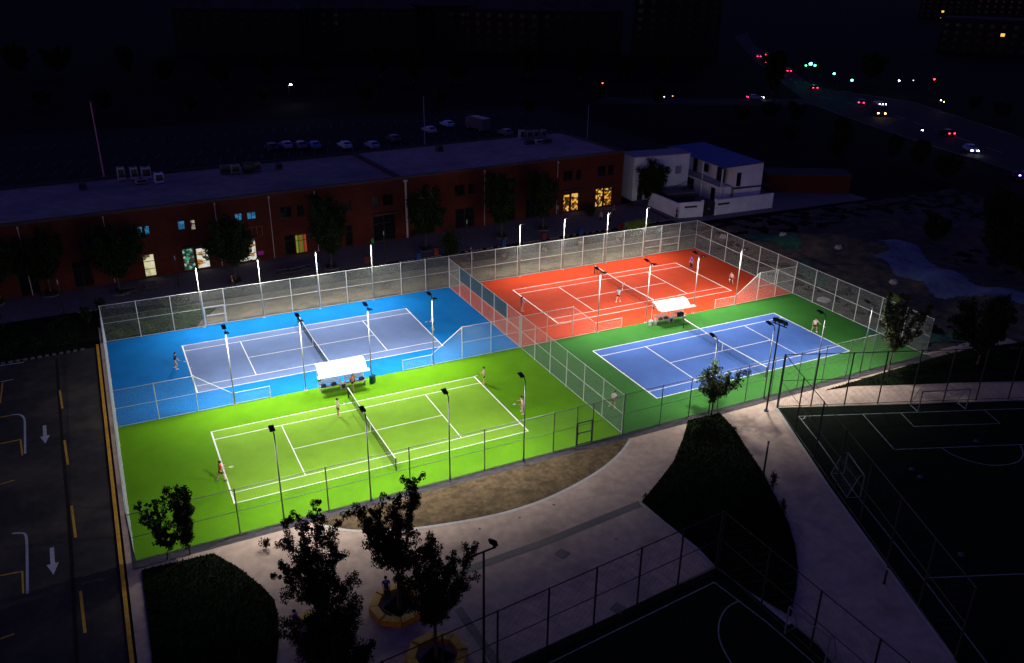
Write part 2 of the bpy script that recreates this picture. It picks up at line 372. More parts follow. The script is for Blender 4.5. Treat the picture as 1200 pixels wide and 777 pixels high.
# rough ground right of the courts: mounds, green dust netting, pale patch
def terrain(name, x0, y0, x1, y1, nx, ny, hf, m, base=-.07):
    vs = []; fs = []
    for j in range(ny+1):
        for i in range(nx+1):
            x = x0+(x1-x0)*i/nx; y = y0+(y1-y0)*j/ny; vs.append((x, y, base+hf(x, y)))
    for j in range(ny):
        for i in range(nx): k = j*(nx+1)+i; fs.append((k, k+1, k+nx+2, k+nx+1))
    me = bpy.data.meshes.new(name); me.from_pydata(vs, [], fs); me.materials.append(m)
    for p in me.polygons: p.use_smooth = True
    o = bpy.data.objects.new(name, me); C.objects.link(o); o['kind'] = 'structure'; return o
from mathutils import noise
bumps = [(80, 29, 4.0, 3.0, 1.7), (85, 25.5, 4.5, 3, 2.0), (90, 21, 5, 3, 1.6), (82, 17, 5, 3, 1.0), (86, 10, 5, 3.5, 1.5), (88, 2, 6, 4, 1.6), (77, 7, 3, 3, .5), (100, 30, 7, 3, 1.2), (108, 22, 6, 3, 1.3), (104, 6, 4, 3, .9), (84, -3, 4, 3, .9), (112, 12, 5, 4, 1.2)]
def hf(x, y):
    h = 0
    for bx, by, sx, sy, hh in bumps: h += hh*math.exp(-(((x-bx)/sx)**2+((y-by)/sy)**2))
    edge = min(1, max(0, (x-68.5)/4))
    return (h + .22*noise.noise((x*.5, y*.5, 0)) + .12*noise.noise((x*1.5, y*1.5, 3)))*edge
m_mound = two_noise(mat('rubble_soil', (.10, .08, .06), .95, .4, .9, detail=10, bump=.4), (.05, .05, .05), .3, .45, .6)
n_ = m_mound.node_tree
m_netg = mat('green_dust_net', (.03, .10, .065), .8, .4, 2.0, detail=8)
terrain('rough_ground', 67.3, -12, 130, 42, 120, 110, hf, m_mound)
m_pale = two_noise(mat('pale_bluish_ground', (.12, .16, .22), .55, .2, .4, detail=8), (.06, .08, .14), .22, .5, .62)  # pale bluish ground with darker noise patches
def drape(name, pts, m, off=.05, seg=.7):
    """a sheet laid over the rough ground inside an outline"""
    xs = [p[0] for p in pts]; ys = [p[1] for p in pts]; mb = MB(); x = min(xs)
    idx = {}
    def V(i, j):
        if (i, j) not in idx:
            X = min(xs)+i*seg; Y = min(ys)+j*seg; idx[(i, j)] = len(mb.v); mb.v.append((X, Y, -.07+hf(X, Y)+off+.02*noise.noise((X*2, Y*2, 1))))
        return idx[(i, j)]
    for i in range(int((max(xs)-min(xs))/seg)+1):
        for j in range(int((max(ys)-min(ys))/seg)+1):
            if inside(min(xs)+(i+.5)*seg, min(ys)+(j+.5)*seg, pts): mb.f.append((V(i, j), V(i+1, j), V(i+1, j+1), V(i, j+1)))
    return mb.build(name, m, smooth=True)
o = drape('pale_ground', smoothcurve([G(*p) for p in [(1022, 291), (1045, 292), (1072, 294), (1085, 305), (1105, 320), (1130, 335), (1150, 346), (1175, 350), (1200, 358), (1220, 368), (1200, 370), (1170, 362), (1130, 353), (1100, 352), (1075, 336), (1050, 328), (1035, 312), (1022, 307), (1040, 302), (1022, 291)]], 4), m_pale, .04, .35); o['kind'] = 'structure'
for i, (pp, lb) in enumerate([([(872, 277), (884, 271), (905, 276), (925, 284), (940, 296), (925, 298), (900, 288)], 'green dust netting over the spoil heap nearest the red court corner'),
                         ([(925, 300), (950, 310), (975, 330), (965, 338), (940, 322)], 'green dust netting lying just outside the middle of the right court fence'),
                         ([(1012, 380), (1040, 388), (1060, 400), (1048, 404), (1015, 392)], 'green dust netting strip outside the fence behind the light pole'),
                         ([(1075, 395), (1100, 391), (1125, 390), (1150, 393), (1150, 400), (1110, 401), (1080, 402)], 'dark green netting beyond the right corner of the enclosure')]):
    tag(drape('dust_net', [G(*p) for p in pp], m_netg, .09, .4), lb, 'netting', 'green dust nets on the rough ground')
m_rock = mat('rubble_block', (.30, .29, .28), .9, .2, 3)
for i, (p, lb) in enumerate([((847, 279), 'pale block standing outside the red court fence near its rear corner'), ((981, 299), 'pale lump of rubble on the slope beyond the right fence'),
                             ((1046, 335), 'small pale lump of rubble beside the bluish ground patch'), ((916, 287), 'flat pale stone by the green netting'), ((965, 352), 'broken pale slab just outside the green court fence')]):
    x, y = G(*p); b = MB(); rr = .55 if i != 4 else .9
    b.lathe((0, 0, 0), [(rr*.8, 0), (rr, .2), (rr*.7, .55 if i != 4 else .25)], 7); o = b.build('rubble_block', m_rock); o.location = (x, y, hf(x, y)-.12); bevel(o, .05, 1)
    for v in o.data.vertices: v.co += Vector([rnd.uniform(-.06, .06) for _ in range(3)])
    tag(o, lb, 'rubble', 'pale rubble beyond the right fence')

# distant roads
flat('far_road', [G(*p) for p in [(876, 38), (882, 52), (915, 75), (950.5, 100), (987, 107), (1071, 120), (1130, 138), (1194.6, 160.5), (1330, 215), (1330, 262), (1191, 201), (1094, 170.6), (1014, 144), (944, 118), (923.7, 102), (900, 82), (880, 67), (860, 42)]], -.060, m_asph_far)
flat('side_road', [G(*p) for p in [(700, 113), (833, 115), (950, 116), (950, 124), (833, 123), (700, 121)]], -.064, m_asph_far)
kr = MB()
for pts in ([(882, 52), (915, 75), (950.5, 100)], [(880, 67), (900, 82), (923.7, 102)], [(987, 107), (1071, 120), (1194.6, 160.5)], [(944, 119), (1014, 145), (1094, 171.5), (1191, 201.5)]):
    q = [G(*p) for p in pts]
    for a, b in zip(q, q[1:]):
        a = Vector(a); b = Vector(b); kr.box(((a.x+b.x)/2, (a.y+b.y)/2, .0), ((b-a).length, .35, .16), math.atan2(b.y-a.y, b.x-a.x))
kr.build('far_road_kerb', mat('dark_kerb', (.12, .11, .12), .8, .3, .05))['kind'] = 'structure'  # plain kerb in a darker colour
fm = MB()
for pts in ([(878, 58), (937, 100)], [(960, 113), (1030, 128), (1120, 160), (1195, 186)]):
    q = [Vector(G(*p)) for p in pts]
    for a, b in zip(q, q[1:]):
        n = int((b-a).length/9)
        for i in range(n): strip(fm, [a+(b-a)*(i/n), a+(b-a)*((i+.5)/n)], .2, -.050)
fm.build('far_road_markings', m_wline)['kind'] = 'structure'
flat('rear_car_park', [(-60, 80), (105, 88), (105, 150), (-60, 160)], -.060, mat('car_park_asphalt', (.022, .02, .022), .9, .3, .3))
pk = MB()
for row in (96, 113, 121, 139):
    for i in range(46): strip(pk, [(-20+i*2.6, row), (-20+i*2.6+1.2, row+4.6)], .12, -.052)
pk.build('car_park_bay_lines', mat('faint_bay_paint', (.14, .14, .16), .8, .3, 2))['kind'] = 'structure'

# ------------------------------------------------------------------ chain-link fences
def wires(mb, a, b, h0, h1, z0=.06, sp=.13, r=.0042):
    """diagonal chain-link wires between two posts; h0/h1 = top at either end"""
    a = Vector(a); b = Vector(b); L = (b-a).length; d = (b-a)/L
    top = lambda u: h0+(h1-h0)*u/L
    st = sp*1.414
    H = max(h0, h1)-z0
    for sg in (1, -1):
        k = -int(H/st)-1
        while k*st < L + H:
            u0 = k*st; k += 1
            # param t along height; u = u0 + t (sg=1) or u0 - t + 0
            pts = []
            n0 = None
            # clip to u in [0, L], z in [z0, top(u)]
            if sg == 1: t0 = max(0, -u0); t1 = min(H, L-u0)
            else: t0 = max(0, u0-L); t1 = min(H, u0)
            if t1 <= t0: continue
            U = (lambda t: u0+t) if sg == 1 else (lambda t: u0-t)
            sl_ = (h1-h0)/L
            # z0 + t <= h0 + sl*U
            if abs(sl_) < 1e-6: t1 = min(t1, h0-z0)
            else:
                kk = 1-sl_*(1 if sg == 1 else -1); rhs = h0-z0+sl_*u0
                if kk > 1e-6: t1 = min(t1, rhs/kk)
            if t1-t0 < .03: continue
            p = a+d*U(t0); q = a+d*U(t1)
            mb.tube((p.x, p.y, z0+t0), (q.x, q.y, z0+t1), r, r, 3, False)
def fence(name, label, A, B, stops, group, post_r=.038, post_m=None, wire=True, mid=True, gates=(), skip=(), sp=.13, rail_r=.026, wr=.0042, wm=None):
    """stops = [(distance along A->B, height), ...]; the root sits at A, local x along the fence"""
    A = Vector(A); B = Vector(B); ang = math.atan2(B.y-A.y, B.x-A.x)
    t = thing(name, label, 'fence', (A.x, A.y, 0), ang, group); pm_ = post_m or m_galv
    mesh = MB(); top = MB(); midr = MB(); bot = MB()
    for i, (s, h) in enumerate(stops):
        p = MB().tube((s, 0, -.02), (s, 0, h+.03), post_r, post_r, 8); p.lathe((s, 0, h+.03), [(post_r, 0), (post_r*.6, .04)], 8)
        p.build('post', pm_, t)
        if i == len(stops)-1: break
        s2, h2 = stops[i+1]
        if i in skip: continue
        top.tube((s, 0, h), (s2, 0, h2), rail_r, rail_r, 6)
        bot.tube((s, 0, .07), (s2, 0, .07), rail_r*.8, rail_r*.8, 6)
        if mid and min(h, h2) > 2: midr.tube((s, 0, h/2+.05), (s2, 0, h2/2+.05), rail_r*.8, rail_r*.8, 6)
        if wire and i not in gates: wires(mesh, (s, 0), (s2, 0), h, h2, sp=sp, r=wr)
        if i in gates:
            wires(mesh, (s, 0), (s2, 0), h, h2, z0=2.15, sp=sp, r=wr)
            g = MB(); mw = s2-s
            for z in (.12, 1.15, 2.1): g.box(((s+s2)/2, 0, z), (mw-.12, .05, .09))
            for u in (s+.09, s2-.09): g.box((u, 0, 1.1), (.09, .055, 2.05))
            gt = g.build('gate', pm_, t); wg = MB(); wires(wg, (s+.12, 0), (s2-.12, 0), 2.05, 2.05, z0=.15, sp=sp, r=wr); wg.build('gate_mesh', wm or m_wire, gt)
            MB().box((s+.16, -.05, 1.15), (.05, .06, .18)).build('handle', m_dark, gt)
    if mesh.v: mesh.build('wire_mesh', wm or m_wire, t)
    top.build('top_rail', pm_, t)
    if midr.v: midr.build('middle_rail', pm_, t)
    bot.build('bottom_rail', pm_, t)
    return t
FH = 3.92
def even(L, n, h): return [(L*i/n, h) for i in range(n+1)]
def xs_to(x0, xs, h): return [(x-x0, h) for x in xs]
GF = 'chain-link fences of the tennis enclosure'
bx = [ex0, -3.5, -.25, 2.8, 5.0, 8.9, 12.0, 15.1, 18.2, 21.2, 24.6, 27.6, XM]
fence('chain_link_fence', 'tall white chain-link fence along the rear of the blue court', (ex0, ey1), (XM, ey1), xs_to(ex0, bx, FH), GF, gates=(3,))
bx2 = [XM, 33.5, 36.6, 39.6, 42.7, 45.8, 48.9, 52.0, 55.1, 58.1, 61.0, 64.0, ex1]
fence('chain_link_fence', 'tall white chain-link fence along the rear of the red court', (XM, ey1), (ex1, ey1), xs_to(XM, bx2, FH), GF, gates=(9, 10))
fence('chain_link_fence', 'long white chain-link fence seen end-on along the parking road', (ex0, ey0), (ex0, ey1), even(ey1-ey0, 12, FH-.15), GF, post_r=.045)
fence('chain_link_fence', 'tall chain-link fence on the right side facing the rough ground', (ex1, ey0), (ex1, ey1), even(ey1-ey0, 12, FH), GF)
nx = [ex0, -3.4, -.2, 2.85, 5.9, 8.9, 12.0, 15.0, 18.0, 21.0, 24.0, 26.15, 27.6, XM]
nx = [ex0, -.2, 5.9, 12.0, 18.0, 24.0, 26.1, 27.6, XM]
m_darkwire = mat('darkened_wire', (.16, .18, .15), .7, .1, 3)  # mesh wire coloured darker so the near fence shows faintly
m_nearpost = mat('backlit_tone_steel', (.16, .17, .17), .5, .1, 6)  # steel coloured dark to stand for its unlit, backlit side
fence('chain_link_fence', 'near chain-link fence in front of the lime green court', (ex0, ey0), (XM, ey0), xs_to(ex0, nx, 3.6), GF, gates=(6,), post_m=m_nearpost, post_r=.045, wm=m_darkwire, wr=.0034)
nx2 = [XM, 34.3, 37.3, 40.4, 43.5, 46.5, 49.6, 52.7, 55.8, 58.9, 62.0, ex1]
fence('chain_link_fence', 'near chain-link fence in front of the green and royal blue court', (XM, ey0), (ex1, ey0), xs_to(XM, nx2, 3.7), GF, post_m=m_nearpost, wm=m_darkwire, wr=.0034)
t = fence('chain_link_fence', 'tall cross fence with a dark windscreen between the left and right courts', (XM, ey0+.12), (XM, ey1-.12), even(ey1-ey0-.24, 12, 3.62), GF)
L_ = ey1-ey0-.24
scr = MB()
for k in range(7, 11):
    u0 = L_*k/12+.05; u1 = L_*(k+1)/12-.05; scr.box(((u0+u1)/2, -.03, 2.75), (u1-u0, .012, 1.6))
scr.build('windscreen', m_screen, t)
h_, l_ = 3.4, 1.1
for lb, dx in (('divider fence left of the bench between blue and lime courts, tall then low', [(ex0+.02, h_), (-3.55, h_), (-.4, h_), (2.55, l_), (5.7, l_)]),
               ('divider fence right of the bench between blue and lime courts, low then tall', [(18.1, l_), (21.0, l_), (24.2, h_), (27.3, h_), (XM-.12, h_)]),
               ('divider fence left of the bench between red and green courts, tall then low', [(XM+.12, h_), (33.6, h_), (36.6, h_), (39.4, l_), (42.7, l_)]),
               ('divider fence right of the bench between red and green courts, low then tall', [(55.2, l_), (58.0, l_), (61.3, h_), (64.0, h_), (ex1-.02, h_)])):
    fence('chain_link_fence', lb, (dx[0][0], YM), (dx[-1][0], YM), [(x-dx[0][0], h) for x, h in dx], GF, post_r=.042)

m_pf = mat('pitch_fence_steel', (.02, .022, .02), .6, .1, 5)
GP = 'dark steel fences round the football pitches'
def pfence(label, pts, H, step):
    a, b = Vector(pts[0]), Vector(pts[1]); L = (b-a).length; n = max(1, round(L/step))
    return fence('pitch_fence', label, a, b, even(L, n, H), GP, post_r=.06, post_m=m_pf, sp=.45, rail_r=.035, wr=.004, wm=m_pf)
c0 = G(910.5, 477); c1 = G(1330, 462)
pfence('dark steel fence along the lit end of the football pitch', (c0, c1), 5.1, 3.2)
pfence('dark steel fence running down the walkway side of the football pitch', ((c0[0]-.02, c0[1]-.12), G(1119, 772)), 5.1, 4.4)
e0 = G(838.8, 664.5); e1 = G(380, 885)
pfence('dark steel fence along the paved side of the lower pitch', (e0, e1), 4.3, 3.25)
pfence('dark steel fence along the lawn side of the lower pitch', ((e0[0]+.1, e0[1]-.1), G(1090, 890)), 4.3, 3.6)

# ------------------------------------------------------------------ tennis nets
def tennis_net(label, cx, cy):
    t = thing('tennis_net', label, 'tennis net', (cx+TL/2, cy+TW/2, 0), 0, 'tennis nets across the four courts')
    hw = TW/2+.91
    zt = lambda y: .914+(1.07-.914)*abs(y)/hw
    for s in (-1, 1):
        p = MB().tube((0, s*hw, -.01), (0, s*hw, 1.09), .05, .05, 10); p.lathe((0, s*hw, 1.09), [(.05, 0), (.03, .03)], 10); p.build('post', m_dark, t)
    net = MB(); n = 150
    for i in range(n+1):
        y = -hw+2*hw*i/n; net.tube((0, y, .03), (0, y, zt(y)), .0055, .0055, 3, False)
    for j in range(13):
        for a, b in ((-hw, 0), (0, hw)):
            net.tube((0, a, .03+(zt(a)-.06)*j/12), (0, b, .03+(zt(b)-.06)*j/12), .0055, .0055, 3, False)
    net.build('net_mesh', m_net, t)
    bd = MB()
    for a, b in ((-hw, 0), (0, hw)):
        bd.add([(x, y, z) for y in (a, b) for (x, z) in ((-.022, zt(y)-.07), (.022, zt(y)-.07), (.022, zt(y)+.012), (-.022, zt(y)+.012))],
               [(0, 1, 2, 3), (7, 6, 5, 4), (0, 4, 5, 1), (1, 5, 6, 2), (2, 6, 7, 3), (3, 7, 4, 0)])
    bd.build('top_band', m_line, t)
    MB().box((0, 0, .45), (.03, .06, .9)).build('centre_strap', m_line, t)
for k, lb in (('lime', 'tennis net with white band across the lime green court'), ('blue', 'tennis net with white band across the slate and bright blue court'),
              ('red', 'tennis net with white band across the red court'), ('green', 'tennis net with white band across the royal blue and green court')): tennis_net(lb, *courts[k])

# ------------------------------------------------------------------ court lamps
def area(parent, loc, dirv, W, size=.5):
    l = bpy.data.lights.new('court_light', 'AREA'); l.shape = 'RECTANGLE'; l.size = size; l.size_y = size*.5; l.energy = W; l.spread = R_(164); l.color = (1, .965, .88)
    o = bpy.data.objects.new('court_light', l); C.objects.link(o); o.parent = parent; o.location = loc
    o.rotation_euler = Vector(dirv).to_track_quat('-Z', 'Y').to_euler(); return o
ORD = ['leftmost', 'second from left', 'third from left', 'rightmost']
def court_lamp(x, y, sides, label, group, H=7.0, arm=.42, mast=m_pole, W=1.0):
    t = thing('court_lamp', label, 'lamp post', (x, y, 0), 0, group)
    MB().lathe((0, 0, -.02), [(.17, 0), (.17, .04), (.085, .06), (.08, .25), (.075, .26)], 12).build('base_plate', mast, t)
    MB().tube((0, 0, .2), (0, 0, H), .055, .042, 12).build('pole', mast, t, True)
    for s in sides:
        MB().path([(0, 0, H-.05), (0, s*arm*.55, H+.10), (0, s*arm, H+.09)], [.04, .035, .03]).build('arm', m_head, t)
        ti = R_(11)*s
        hd = MB().box((0, s*(arm+.28), H+.10), (.36, .62, .085), rx=ti)
        for q in range(5): hd.box((-.14+.07*q, s*(arm+.28), H+.155), (.02, .5, .04), rx=ti)
        hd = bevel(hd.build('lamp_head', m_head, t), .012, 1)
        nz = Vector((0, math.sin(ti), -math.cos(ti)))
        c = Vector((0, s*(arm+.28), H+.10))+nz*.046
        MB().box(c, (.30, .5, .006), rx=ti).build('lens', m_lens, hd)
        ta = R_(19)*s; area(t, c+nz*.02, (0, math.sin(ta), -math.cos(ta)), LAMP_W*W)
    return t
mx = [2.65, 8.85, 15.0, 21.2]; rx_ = [39.65, 45.8, 52.15, 58.1]
for i, x in enumerate(mx):
    court_lamp(x, YM, (1, -1), ORD[i]+' of the four twin-head lamp posts between the blue and lime courts', 'twin-head lamp posts along the court dividers', W=.78)
    court_lamp(x, ey1-.1, (-1,), ORD[i]+' of the four lamp posts on the rear fence of the blue court', 'lamp posts on the rear fence', H=6.75, arm=.2)
    court_lamp(x+.1, ey0-.12, (1,), ORD[i]+' of the four lamp posts on the near fence of the lime court', 'lamp posts on the near fence', H=7.1, mast=m_nearpost)
for i, x in enumerate(rx_):
    court_lamp(x, YM, (1, -1), ORD[i]+' of the four twin-head lamp posts between the red and green courts', 'twin-head lamp posts along the court dividers', H=6.8, W=.8)
    court_lamp(x+.2, ey1-.1, (-1,), ORD[i]+' of the four lamp posts on the rear fence of the red court', 'lamp posts on the rear fence', H=6.75, arm=.2)
for i, x in enumerate([39.4, 45.6, 51.6, 57.5]):
    court_lamp(x, ey0-.12, (1,), ORD[i]+' of the four lamp posts on the near fence of the green court', 'lamp posts on the near fence', H=7.0, mast=m_nearpost)

# unlit floodlight masts of the pitches
def flood_mast(label, px, H, heads, rz):
    x, y = G(*px); t = thing('floodlight_mast', label, 'floodlight mast', (x, y, -.03), rz, 'unlit floodlight masts of the football pitches')
    MB().lathe((0, 0, 0), [(.22, 0), (.22, .05), (.1, .08)], 12).build('base_plate', m_dark, t)
    MB().tube((0, 0, .05), (0, 0, H), .085, .06, 12).build('mast', m_dark, t, True)
    MB().box((0, 0, H), (1.5, .07, .07)).build('crossbar', m_dark, t)
    for u, a in heads:
        b = MB().box((u, .05, H+.32), (.52, .16, .42), rx=R_(20), rz=a)
        hd = bevel(b.build('floodlight', m_dark, t), .05, 2)
        MB().box((u, -.0, H+.1), (.08, .06, .2)).build('bracket', m_dark, hd)
        g = MB().box((u+math.sin(a)*.09, .05-math.cos(a)*.09, H+.35), (.44, .01, .34), rx=R_(20), rz=a); g.build('glass', m_glassd, hd)
flood_mast('unlit twin-head floodlight mast rising in front of the paved yard by the benches', (567, 777), 7.7, ((-.55, .5), (.6, -1.1)), R_(6))
flood_mast('unlit three-head floodlight mast beside the corner of the football pitch', (898, 481), 8.2, ((-.45, .6), (0, .3), (.5, 0)), R_(-82))
def garden_lamp(label, px, H, tip=True):
    x, y = G(*px); t = thing('garden_lamp', label, 'garden lamp', (x, y, -.03), 0, 'unlit column lamps along the walks')
    MB().lathe((0, 0, 0), [(.12, 0), (.12, .06), (.07, .1)], 10).build('base', m_dark, t)
    MB().tube((0, 0, .05), (0, 0, H*.84), .075, .07, 10).build('column', m_dark, t)
    MB().tube((0, 0, H*.84), (0, 0, H*.97), .065, .065, 10).build('diffuser', mat('lamp_diffuser', (.35, .35, .4), .4, 0), t)
    MB().lathe((0, 0, H*.97), [(.09, 0), (.09, H*.02), (.03, H*.03)], 10).build('cap', m_dark, t)
for lb, p, H in (('dark column lamp on the walk beside the wedge lawn', (894.7, 555.6), 2.95), ('short dark bollard lamp at the pitch kerb low in the picture', (1036, 683), 1.3),
                 ('unlit column lamp on the plaza left of the thick downpipe', (451, 304.6), 4.0), ('unlit column lamp before the dark doors right of the thick downpipe', (547.4, 290.4), 4.1),
                 ('unlit column lamp on the plaza near the amber shop door', (652.9, 271.3), 4.0), ('unlit column lamp beside the green-lit shop window', (210, 336), 4.0),
                 ('unlit column lamp on the dark left plaza', (75.3, 367.6), 4.1), ('unlit column lamp at the left edge of the plaza', (4, 385), 4.1)): garden_lamp(lb, p, H)

# ------------------------------------------------------------------ player shelters
def shelter(label, x, y, L, curved):
    t = thing('player_shelter', label, 'bench shelter', (x, y, 0), R_(-2), 'covered player benches between courts')
    D = 1.35; zf, zb = 2.0, 2.35
    # canopy: arched sheet, high at the back, drooping to the front lip (-y)
    cn = MB(); n = 10; prof = []
    for i in range(n+1):
        u = i/n
        yy = -.85+u*1.45; zz = 1.85+.62*math.sin(min(1, u*1.15)*math.pi/2)-(.12*u*u if curved else 0)
        prof.append((yy, zz))
    for i in range(n):
        (y0, z0), (y1, z1) = prof[i], prof[i+1]
        cn.add([(-L/2, y0, z0), (L/2, y0, z0), (L/2, y1, z1), (-L/2, y1, z1), (-L/2, y0, z0-.05), (L/2, y0, z0-.05), (L/2, y1, z1-.05), (-L/2, y1, z1-.05)],
               [(0, 1, 2, 3), (7, 6, 5, 4), (0, 4, 5, 1), (1, 5, 6, 2), (2, 6, 7, 3), (3, 7, 4, 0)])
    c = cn.build('canopy', m_white, t, False)
    MB().box((0 if not curved else .35, -1.0, 1.80), (L+.3, .42, .05), rx=R_(12)).build('front_flap', m_white, c)
    for sx in (-L/2+.12, 0, L/2-.12):
        MB().path([(sx, .5, 0), (sx, .52, 1.9), (sx, .3, 2.36)], [.035, .035, .03]).build('post', m_bench, t)
        MB().path([(sx, .5, 1.9), (sx, -.6, 1.9)], [.022, .022]).build('brace', m_bench, t)
    for s in (-1, 1):
        cx = s*L*.26; w_ = L*.42
        st = MB()
        for k in range(4): st.box((cx, -.42+k*.12, .46), (w_, .10, .035))
        b = st.build('seat', m_bench, t)
        bk = MB()
        for k in range(3): bk.box((cx, .10+k*.03, .62+k*.15), (w_, .03, .11), rx=R_(-12))
        bk.build('backrest', m_bench, t)
        for u in (-1, 1):
            MB().box((cx+u*(w_/2-.03), -.24, .22), (.05, .5, .44)).build('leg', m_white, t)
            MB().box((cx+u*(w_/2-.03), -.26, .66), (.06, .5, .05)).build('armrest', m_white, t)
    tb = MB().box((0, -.30, .56), (.50, .42, .06)).build('side_table', m_bench, t)
    MB().box((0, -.28, .28), (.42, .36, .50)).build('cabinet', m_white, tb)
    MB().box((0, -.47, .28), (.34, .012, .4)).build('opening', m_dark, tb)
    return t
shelter('white canopied player bench between the blue and lime courts', 12.0, 14.25, 4.4, False)
shelter('white arched-canopy player bench between the red and green courts', 48.35, 14.3, 4.1, True)
def bag(label, loc, col, rz, sz=(.5, .28, .26)):
    t = thing('sports_bag', label, 'bag', loc, rz, 'bags left by the players')
    bm_ = MB().box((0, 0, sz[2]/2), sz).build('bag_body', mat('bag_cloth', col, .8, .2, 8), t); bevel(bm_, .045, 2)
    MB().path([(-.14, 0, sz[2]-.02), (-.1, 0, sz[2]+.10), (.1, 0, sz[2]+.10), (.14, 0, sz[2]-.02)], [.015]*4, 6).build('strap', m_dark, t)
    MB().box((0, -sz[1]/2-.004, sz[2]*.5), (sz[0]*.5, .012, sz[2]*.4)).build('pocket', m_dark, t)
bag('dark blue bag on the left seat of the blue court shelter', (10.2, 13.95, .48), (.03, .05, .14), .1)
bag('dark blue bag beside the middle table of the blue court shelter', (11.15, 13.93, .48), (.03, .04, .10), .2)
bag('blue bag at the right end of the blue court shelter', (13.75, 13.95, .48), (.02, .06, .25), .2)
bag('green bag at the left end of the blue court shelter', (9.95, 14.35, .95), (.03, .22, .05), .3, (.3, .25, .22))
bag('grey bag on the right seat next to the woman in pink', (12.9, 13.95, .48), (.12, .11, .11), .0)
bag('dark green bag on the ground at the right end of the blue court shelter', (14.75, 13.9, 0), (.01, .06, .05), .8, (.55, .4, .75))
bag('purple-grey bag on the left seat of the red court shelter', (47.0, 14.0, .48), (.12, .09, .14), .2)
bag('dark grey bag right of the purple-grey one, red court shelter', (47.7, 14.0, .48), (.07, .06, .08), -.1)
bag('large black bag on the right seat of the red court shelter', (49.6, 13.95, .48), (.015, .015, .02), -.1, (.7, .35, .45))
bag('white bag on the ground at the left end of the red court shelter', (45.85, 14.1, 0), (.5, .5, .48), .5, (.5, .4, .6))

# ------------------------------------------------------------------ people
def skin_mesh(name, verts, edges, radii, root, m, parent, sub=1):
    me = bpy.data.meshes.new(name); me.from_pydata(verts, edges, []); o = bpy.data.objects.new(name+'_tmp', me); C.objects.link(o)
    md = o.modifiers.new('s', 'SKIN'); sv = me.skin_vertices[0].data
    for i, r in enumerate(radii):
        sv[i].radius = r if isinstance(r, tuple) else (r, r); sv[i].use_root = (i == root)
    md.use_smooth_shade = True
    if sub: ss = o.modifiers.new('d', 'SUBSURF'); ss.levels = sub; ss.render_levels = sub
    dg = bpy.context.evaluated_depsgraph_get(); me2 = bpy.data.meshes.new_from_object(o.evaluated_get(dg))
    bpy.data.objects.remove(o); me2.name = name; me2.materials.clear(); me2.materials.append(m)
    for p in me2.polygons: p.use_smooth = True
    n = bpy.data.objects.new(name, me2); C.objects.link(n); n.parent = parent; return n
